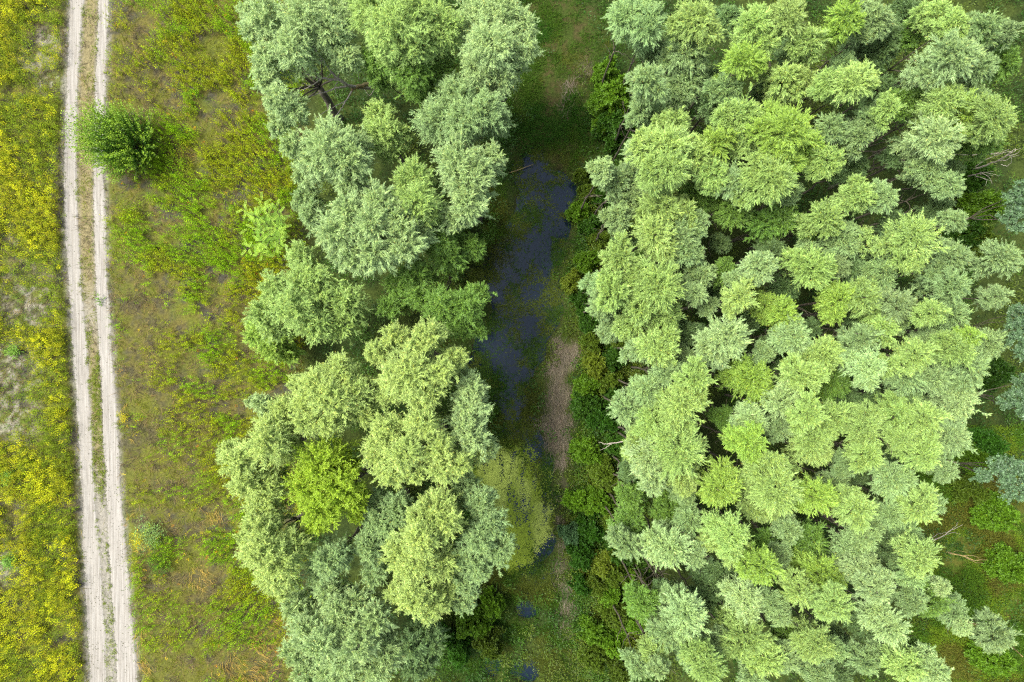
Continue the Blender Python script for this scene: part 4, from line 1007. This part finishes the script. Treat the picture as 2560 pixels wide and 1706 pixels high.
# ------------------------------------------------------------------ feathery sapling with compound leaves
def build_sapling():
    rng = np.random.default_rng(909)
    zt = 3.2
    base = at2(622, 522, 1.8); base[2] = 0
    root = empty("sapling", base)
    tag(root, "bright lime sapling with feathery compound leaves at the meadow edge", "tree")
    Ts, Cs = [], []; tb = Tubes(); st = Tubes()
    for s in range(16):
        a = s * 2.4 + rng.normal(0, .2); sp = rng.uniform(0.35, 1.5)
        tip = np.array([math.cos(a) * sp - 0.1, math.sin(a) * sp * 1.3, zt - 0.55 * sp + rng.normal(0, .25)])
        ln = wander((0, 0, 0), tip, 7, 0.06, rng); ln[0] = (0, 0, -0.1)
        tb.add(ln, np.linspace(0.03, 0.008, 7), 5)
        for k in range(12):
            t = rng.uniform(0.45, 1.0); i = t * 6; p = np.array([np.interp(i, np.arange(7), ln[:, q]) for q in range(3)])
            aa = k * 2.4 + a; el = rng.uniform(0.05, 0.6)
            d = np.array([math.cos(aa) * math.cos(el), math.sin(aa) * math.cos(el), math.sin(el)])
            Lr = rng.uniform(0.38, 0.62)
            m = 12
            u = np.linspace(0.2, 1, m)
            R = p + d * (u * Lr)[:, None] + np.array([0, 0, -0.25]) * (u ** 2 * Lr)[:, None]
            sd = nrm(np.cross(d, [0, 0, 1.0]))
            for sg in (1, -1):
                D = nrm(np.tile(sd * sg, (m, 1)) + d * 0.35 + rng.normal(0, 0.10, (m, 3)))
                L = np.full(m, 0.085) * (1.05 - 0.35 * np.abs(u - 0.55) * 2)
                T = leaf_tris(R, D, L, np.full(m, 0.030), rng, 0.12, True)
                c = jitter(np.array([0.24, 0.40, 0.02]) if t > 0.8 else np.array([0.15, 0.30, 0.012]), m, rng, 0.12)
                Ts.append(T); Cs += [c, c]
            st.add(np.array([p, p + d * Lr * 0.6 - (0, 0, .09 * Lr), p + d * Lr - (0, 0, .25 * Lr)]), [0.007, 0.006, 0.004], 4)
    part("crown", tri_mesh("crown", np.concatenate(Ts), np.concatenate(Cs), M_LEAF), root)
    part("stem", tb.mesh("stem", M_BARK), root)
build_sapling()

# ------------------------------------------------------------------ shrubs along the ditch
SHRUBS = """t3 850 650 170 B fresh green round shrub at the upper right bank of the ditch; t3 820 470 100 B small fresh green shrub above the round bank shrub; t3 900 800 140 K dark shrub just below the round bank shrub; t3 1000 940 100 K dark shrub at the foot of the upper pale willow
v 930 100 65 M olive shrub at the pond's upper right corner; v 970 210 75 M leafy shrub beside the deep blue pond corner; v 920 330 85 B green shrub beside the pond's upper right shore; v 1000 420 90 K dark shrub behind the pond's upper shore; v 1070 520 85 M shrub with dry twigs under the right willows; v 960 660 85 B light green shrub above the yellowish pond shrub
v 870 800 85 Y yellowish shrub leaning over the pond's right shore; v 950 900 85 K dark green shrub below the yellowish pond shrub; v 980 1050 90 K dark shrub beside the top of the reed bank; v 1000 1190 85 M grey-green shrub right of the reed bank top; v 1020 1340 105 Y shrub with yellowing leaves right of the reed bank; v 1150 1290 105 K dark shrub under the willow right of the reed bank; v 950 1490 95 B bright leafy shrub at the reed bank's right edge; v 1110 1450 100 M olive shrub behind the yellowing shrub
u3 830 290 110 K dark green shrub right of the middle reeds; u3 940 380 125 E deep emerald shrub right of the lower reeds; u3 830 610 115 B bright rounded shrub at the reed bank's lower tip; u3 940 740 110 M olive shrub below the bright rounded shrub; u3 1020 800 90 M dull shrub under the willows opposite the duckweed; u3 760 930 85 B bright low shrub right of the brown strip by the duckweed; u3 900 930 100 B leafy shrub opposite the duckweed's middle; u3 850 1130 105 E green shrub opposite the duckweed's lower end
u3 730 1150 80 S bluish low shrub beside the brown strip; u3 800 1270 105 E darkest green shrub right of the brown strip; u3 930 1340 100 Y yellow-green shrub in the lower thicket; u3 1010 1420 105 M olive shrub right of the yellow-green thicket shrub; u3 1140 1480 100 B light shrub deep in the lower thicket; u3 900 1480 95 M middle shrub of the lower thicket
v 500 1560 70 M0; u3 980 1530 110 B bright shrub low in the thicket; u3 1180 1540 110 M olive shrub under the lower silver willow
u3 800 1480 80 E dark shrub hugging the brown strip low down; u3 1010 1680 105 M olive shrub near the thicket's lower middle; u3 1150 1720 105 B light green shrub near the thicket's lower right; u3 890 1790 110 B leafy shrub near the bottom right of the strip; u3 1010 1880 110 B bright shrub near the bottom of the thicket; u3 1130 1870 110 Y yellowish shrub near the bottom of the thicket; u3 870 1950 100 M olive shrub at the bottom edge right of the strip; u3 1060 2010 110 M broad shrub at the very bottom of the thicket
t6 1500 0 0 M0; u2 1650 1180 120 B bright shrub on the left bank near the bottom; u2 1750 1330 110 M olive shrub in the ditch near the bottom left; u2 1780 1080 95 B light shrub below the duckweed on the left bank; u2 1490 1290 90 E bluish dark shrub under the bottom willow; u2 1560 1400 90 E dark shrub at the bottom left of the ditch
t6 1550 60 100 M olive shrub on the left bank beside the upper pond; t6 1400 30 80 K dark shrub under the willow at the upper pond; t6 1620 210 90 M low shrub on the pond's left shore
t4 1430 1150 110 K dark shrub below the bare leaning stems; t4 1480 1350 140 B green shrub in the dark gap at the right; t4 1450 1550 130 M olive shrub low in the dark gap at the right; t4 1560 230 80 K dark shrub near the upper right corner; t8 1380 60 120 K dark shrub above the right-hand silver willow; t8 1560 1000 120 K dark shrub between the white poplars; t8 1520 1500 130 E green shrub right of the lower grove edge; t8 1400 1550 100 B bright green shrub at the clearing's upper end; u6 1300 150 90 B green shrub in front of the bluish poplar; u6 1420 480 130 B light green shrub in the upper clearing
t3 1010 1120 80 M olive shrub under the left tip of the upper pale willow; v 1060 230 90 K dark leafy shrub behind the olive pond-corner shrub; v 1090 1070 90 K dark shrub under the domed pale willow; v 1180 1180 90 M olive shrub under the domed pale willow's lower end; u3 1010 240 100 K dark shrub under the silver willow right of the reeds; u3 1060 560 100 K dark shrub right of the bright rounded shrub; u3 1010 1080 100 M olive shrub left of the small pointed silver willow; u3 1020 1270 95 K dark shrub beneath the small pointed silver willow
u6 1530 830 140 B bright green shrub at the right edge of the clearing; u6 1400 1420 130 B bright shrub at the clearing's bottom; u6 1240 330 100 M olive shrub at the clearing's left border"""
SCOL = {'B': (0.085, 0.18, 0.010), 'M': (0.080, 0.135, 0.012), 'K': (0.035, 0.095, 0.008), 'E': (0.030, 0.095, 0.007), 'Y': (0.115, 0.165, 0.014), 'S': (0.07, 0.15, 0.06)}
def build_shrubs():
    protos, stems = [], []
    for k in range(5):
        rng = np.random.default_rng(1000 + k)
        lobes = [(0, 0, 0.9, 0.62)]
        for j in range(6):
            a = j * 1.05 + rng.normal(0, .3); d = rng.uniform(0.35, 0.68)
            lobes.append((math.cos(a) * d, math.sin(a) * d, rng.uniform(0.35, 0.95), rng.uniform(0.28, 0.44)))
        T, Cc = foliage(lobes, rng, dens=1.0, leaf=(0.10, 0.05), spread=0.6, acute=0.6, wide=True, rag=0.5, tipyel=0.25, zmin=-0.3)
        protos.append(tri_mesh("crown", T, Cc, M_LEAF))
        tb = Tubes()
        for q in lobes: tb.add(wander((q[0] * .2, q[1] * .2, -.1), q[:3], 5, .04, rng), np.linspace(.03, .008, 5), 5)
        stems.append(tb.mesh("stem", M_BARK))
    rng = np.random.default_rng(1111)
    for ch in SHRUBS.replace("\n", ";").split(";"):
        w = ch.strip().split(" ", 5)
        if len(w) < 6: continue
        tl, a, b, r, tone, label = w
        r = float(r); h = 0.9 + r * 0.012
        p = at(*px(tl, float(a), float(b)), h * 0.75); rad = r * 0.3827 * mpp(h * 0.75) * 1.12
        root = empty("shrub", (p[0], p[1], max(float(ground_z(p[:1], p[1:2])[0]), WATER_Z)))
        tag(root, label, "shrub", "shrubs around the ditch and grove"); 
        if not unique(label): print("DUP", label)
        k = int(rng.integers(0, 5))
        s = rad / 1.0
        c = part("crown", protos[k], root, np.array(SCOL[tone]) * (1 + rng.normal(0, .1)) * (1.1 if tl in ('u6', 't8', 't4') else 1.15))
        t = part("stem", stems[k], root)
        rz = rng.uniform(0, 6.28)
        for o in (c, t):
            o.rotation_euler = (0, 0, rz); o.scale = (s, s, h / 1.3)
build_shrubs()

# ------------------------------------------------------------------ bare stems, fallen stick, single tall herbs
def stems_thing(name, label, lines, mat, cat, group=None):
    """bare stems: (list of (full px, py, z), r0, r1)"""
    rng = np.random.default_rng(len(label))
    P0 = at(*lines[0][0][0])
    root = bpy.data.objects.new(name, None)
    tb = Tubes()
    for pts, r0, r1 in lines:
        P = np.array([at(*q) for q in pts]) - np.array([P0[0], P0[1], 0])
        s = np.linspace(0, len(P) - 1, len(P) * 4 - 3)
        Q = np.stack([np.interp(s, np.arange(len(P)), P[:, k]) for k in range(3)], 1) + rng.normal(0, 0.015, (len(s), 3))
        tb.add(Q, np.linspace(r0, r1, len(Q)), 6)
    o = bpy.data.objects.new(name, tb.mesh(name, mat)); o.location = (P0[0], P0[1], 0)
    link(o); tag(o, label, cat, group); unique(label)
def tw(o, sc_, pts): return [(o[0] + a * sc_, o[1] + b * sc_, z) for a, b, z in pts]
s5 = 300 / 2045
W5 = lambda pts: tw((2260, 330), s5, pts)
stems_thing("dead_tree", "long bare leaning stem with tangled twigs at the right edge",
    [(W5([(960, 690, 0.0), (1200, 630, 1.8), (1400, 570, 3.0), (1600, 490, 4.2), (1780, 390, 5.2), (1900, 320, 5.8)]), .06, .012),
     (W5([(1150, 640, 1.5), (1350, 500, 2.6), (1500, 430, 3.2), (1700, 350, 4.0)]), .03, .008),
     (W5([(1600, 490, 4.2), (1750, 480, 4.6), (1850, 420, 5.0), (1960, 400, 5.3)]), .02, .006),
     (W5([(1680, 450, 4.6), (1820, 340, 5.2), (1900, 280, 5.5)]), .02, .006), (W5([(1740, 410, 5.0), (1880, 390, 5.3), (1980, 330, 5.6)]), .018, .005),
     (W5([(1780, 390, 5.2), (1870, 310, 5.5), (1990, 290, 5.8)]), .015, .005), (W5([(1650, 550, 4.0), (1750, 580, 4.0), (1820, 530, 4.2), (1830, 440, 4.5)]), .012, .005)], M_DEAD, "dead tree")
stems_thing("dead_tree", "thin straight bare stem lying across the dark right-hand gap",
    [(W5([(780, 400, 0.5), (1000, 395, 2.0), (1250, 395, 3.0), (1500, 380, 3.8), (1700, 360, 4.5), (1830, 330, 5.0)]), .035, .010), (W5([(1500, 380, 3.8), (1680, 330, 4.2), (1800, 300, 4.5)]), .012, .005)], M_DEAD, "dead tree")
stems_thing("dead_tree", "short bare stem ending in a broom of twigs in the gap",
    [(W5([(960, 790, 0.2), (1130, 750, 1.8), (1280, 710, 3.0), (1400, 690, 3.6), (1520, 670, 4.2)]), .04, .006), (W5([(1280, 710, 3.0), (1400, 730, 3.4), (1530, 760, 3.9)]), .02, .005),
     (W5([(1200, 745, 2.4), (1330, 790, 3.0), (1500, 840, 3.6)]), .02, .005), (W5([(1320, 700, 3.2), (1450, 770, 3.7), (1500, 880, 4.0)]), .015, .004), (W5([(1350, 790, 3.1), (1420, 830, 3.4), (1390, 920, 3.6)]), .012, .004),
     (W5([(1400, 690, 3.6), (1500, 720, 4.0), (1640, 745, 4.3)]), .012, .004)], M_DEAD, "dead tree")
T4 = lambda pts: tw((1900, 0), .3827, pts)
stems_thing("dead_tree", "bundle of bare brown stems in the dark hole of the upper grove",
    [(T4([(720, 930, 0.5), (800, 870, 3.0), (900, 820, 4.8), (1000, 800, 5.6)]), .05, .012), (T4([(780, 880, 2.6), (850, 810, 4.0), (930, 790, 5.0)]), .03, .008),
     (T4([(700, 960, 0.6), (800, 930, 2.0), (900, 930, 3.5), (980, 900, 4.2)]), .03, .008), (T4([(650, 990, .3), (760, 990, 1.5), (850, 970, 2.5), (960, 950, 3.5)]), .03, .007), (T4([(820, 860, 3.3), (930, 850, 4.4), (1010, 830, 5)]), .02, .006)], M_BARK, "dead tree")
U6 = lambda pts: tw((1960, 1106), .3827, pts)
stems_thing("dead_tree", "bare grey sapling with fine twigs at the top of the clearing",
    [(U6([(960, 650, 0.2), (1020, 620, 1.5), (1090, 575, 2.8), (1170, 540, 3.8)]), .04, .006), (U6([(1040, 605, 1.9), (1110, 590, 2.8), (1150, 600, 3.2)]), .014, .005), (U6([(1070, 590, 2.4), (1120, 550, 3.2), (1140, 520, 3.6)]), .014, .004), (U6([(950, 640, .3), (1000, 600, 1.5), (1060, 590, 2.4)]), .02, .006)], M_DEAD, "dead tree")
stems_thing("dead_tree", "pale leafless stem lying over the clearing grass",
    [(U6([(1060, 720, .1), (1160, 740, .8), (1240, 770, 1.2), (1330, 770, 1.6)]), .05, .008), (U6([(1160, 740, .8), (1230, 740, 1.1), (1290, 755, 1.3)]), .02, .005), (U6([(1190, 755, .9), (1250, 785, 1.2), (1300, 790, 1.3)]), .016, .005), (U6([(1080, 725, .2), (1130, 710, .7), (1200, 720, 1.)]), .016, .005)], M_LICHEN, "dead tree")
stems_thing("dead_tree", "long pale leaning stem at the bottom right reaching from the clearing",
    [(U6([(1180, 1160, 0.3), (1280, 1200, 2.0), (1380, 1260, 4.0), (1480, 1330, 6.0), (1560, 1400, 7.2)]), .06, .02), (U6([(1200, 1175, .5), (1300, 1230, 2.2), (1380, 1250, 3.6)]), .02, .008)], M_LICHEN, "dead tree")
stems_thing("fallen_branch", "crooked brown stick lying at the top of the pond",
    [([(1268, 433, -.12), (1290, 428, -.1), (1312, 419, -.05), (1334, 412, 0.0)], .03, .012), ([(1290, 428, -.1), (1300, 418, -.02)], .012, .006)], M_LICHEN, "branch")
V6 = lambda pts: tw((1150, 900), .3827, pts)
stems_thing("dead_branch", "bare forked branch among the shrubs opposite the reed tip",
    [(V6([(1080, 530, 2.4), (1000, 545, 2.2), (950, 550, 2.0), (910, 540, 1.8)]), .035, .012), (V6([(990, 548, 2.2), (950, 575, 2.1), (915, 590, 2.0)]), .018, .006)], M_DEAD, "branch")

def single_herb(name, label, fx, fy, h, k, ll, lw, col, cat, n=1, sp=0.2, lean=0.15):
    rng = np.random.default_rng(int(fx * 3 + fy))
    p = at(fx, fy, 0)
    x = p[0] + rng.normal(0, sp, n); y = p[1] + rng.normal(0, sp, n)
    T, Cc = herb(x, y, h * rng.uniform(0.75, 1.1, n), k, ll, lw, np.array(col), rng, lean=lean, spread=0.05)
    T = T - np.array([p[0], p[1], 0])
    o = bpy.data.objects.new(name, tri_mesh(name, T, Cc, M_HERB)); o.location = (p[0], p[1], 0)
    link(o); tag(o, label, cat); unique(label)
single_herb("weed_plant", "single green weed sprouting on the right sandy rut", 254, 751, 0.35, 14, 0.22, 0.05, (0.13, 0.24, 0.04), "plant", 3, .07, .5)
single_herb("shrub", "low grey-green mound with yellow blossoms right of the track", 385, 1330, 1.1, 16, 0.16, 0.04, (0.17, 0.27, 0.07), "shrub", 60, .34)
single_herb("flowering_plant", "bright yellow flower clump beside the grey-green mound near the track", 360, 1345, 1.2, 14, 0.10, 0.05, (0.45, 0.40, 0.01), "plant", 22, .17)
single_herb("flowering_plant", "narrow yellow flower clump at the right margin of the track", 314, 1040, 0.6, 14, 0.09, 0.045, (0.36, 0.32, 0.01), "plant", 14, .14)
single_herb("weed_plant", "dark green weed patch below the grey-green mound", 400, 1400, 0.8, 14, 0.15, 0.04, (0.06, 0.13, 0.01), "plant", 50, .35)
single_herb("weed_plant", "pale green plant clump at the left edge of the photo", 36, 1395, 0.8, 14, 0.20, 0.05, (0.15, 0.30, 0.04), "plant", 34, .16)
single_herb("weed_plant", "light green plant clump left of the track at mid height", 45, 880, 0.7, 14, 0.20, 0.05, (0.17, 0.30, 0.04), "plant", 28, .15)
single_herb("weed_plant", "pale green plant clump at the left edge below mid height", 30, 1188, 0.7, 14, 0.20, 0.05, (0.17, 0.31, 0.04), "plant", 28, .15)
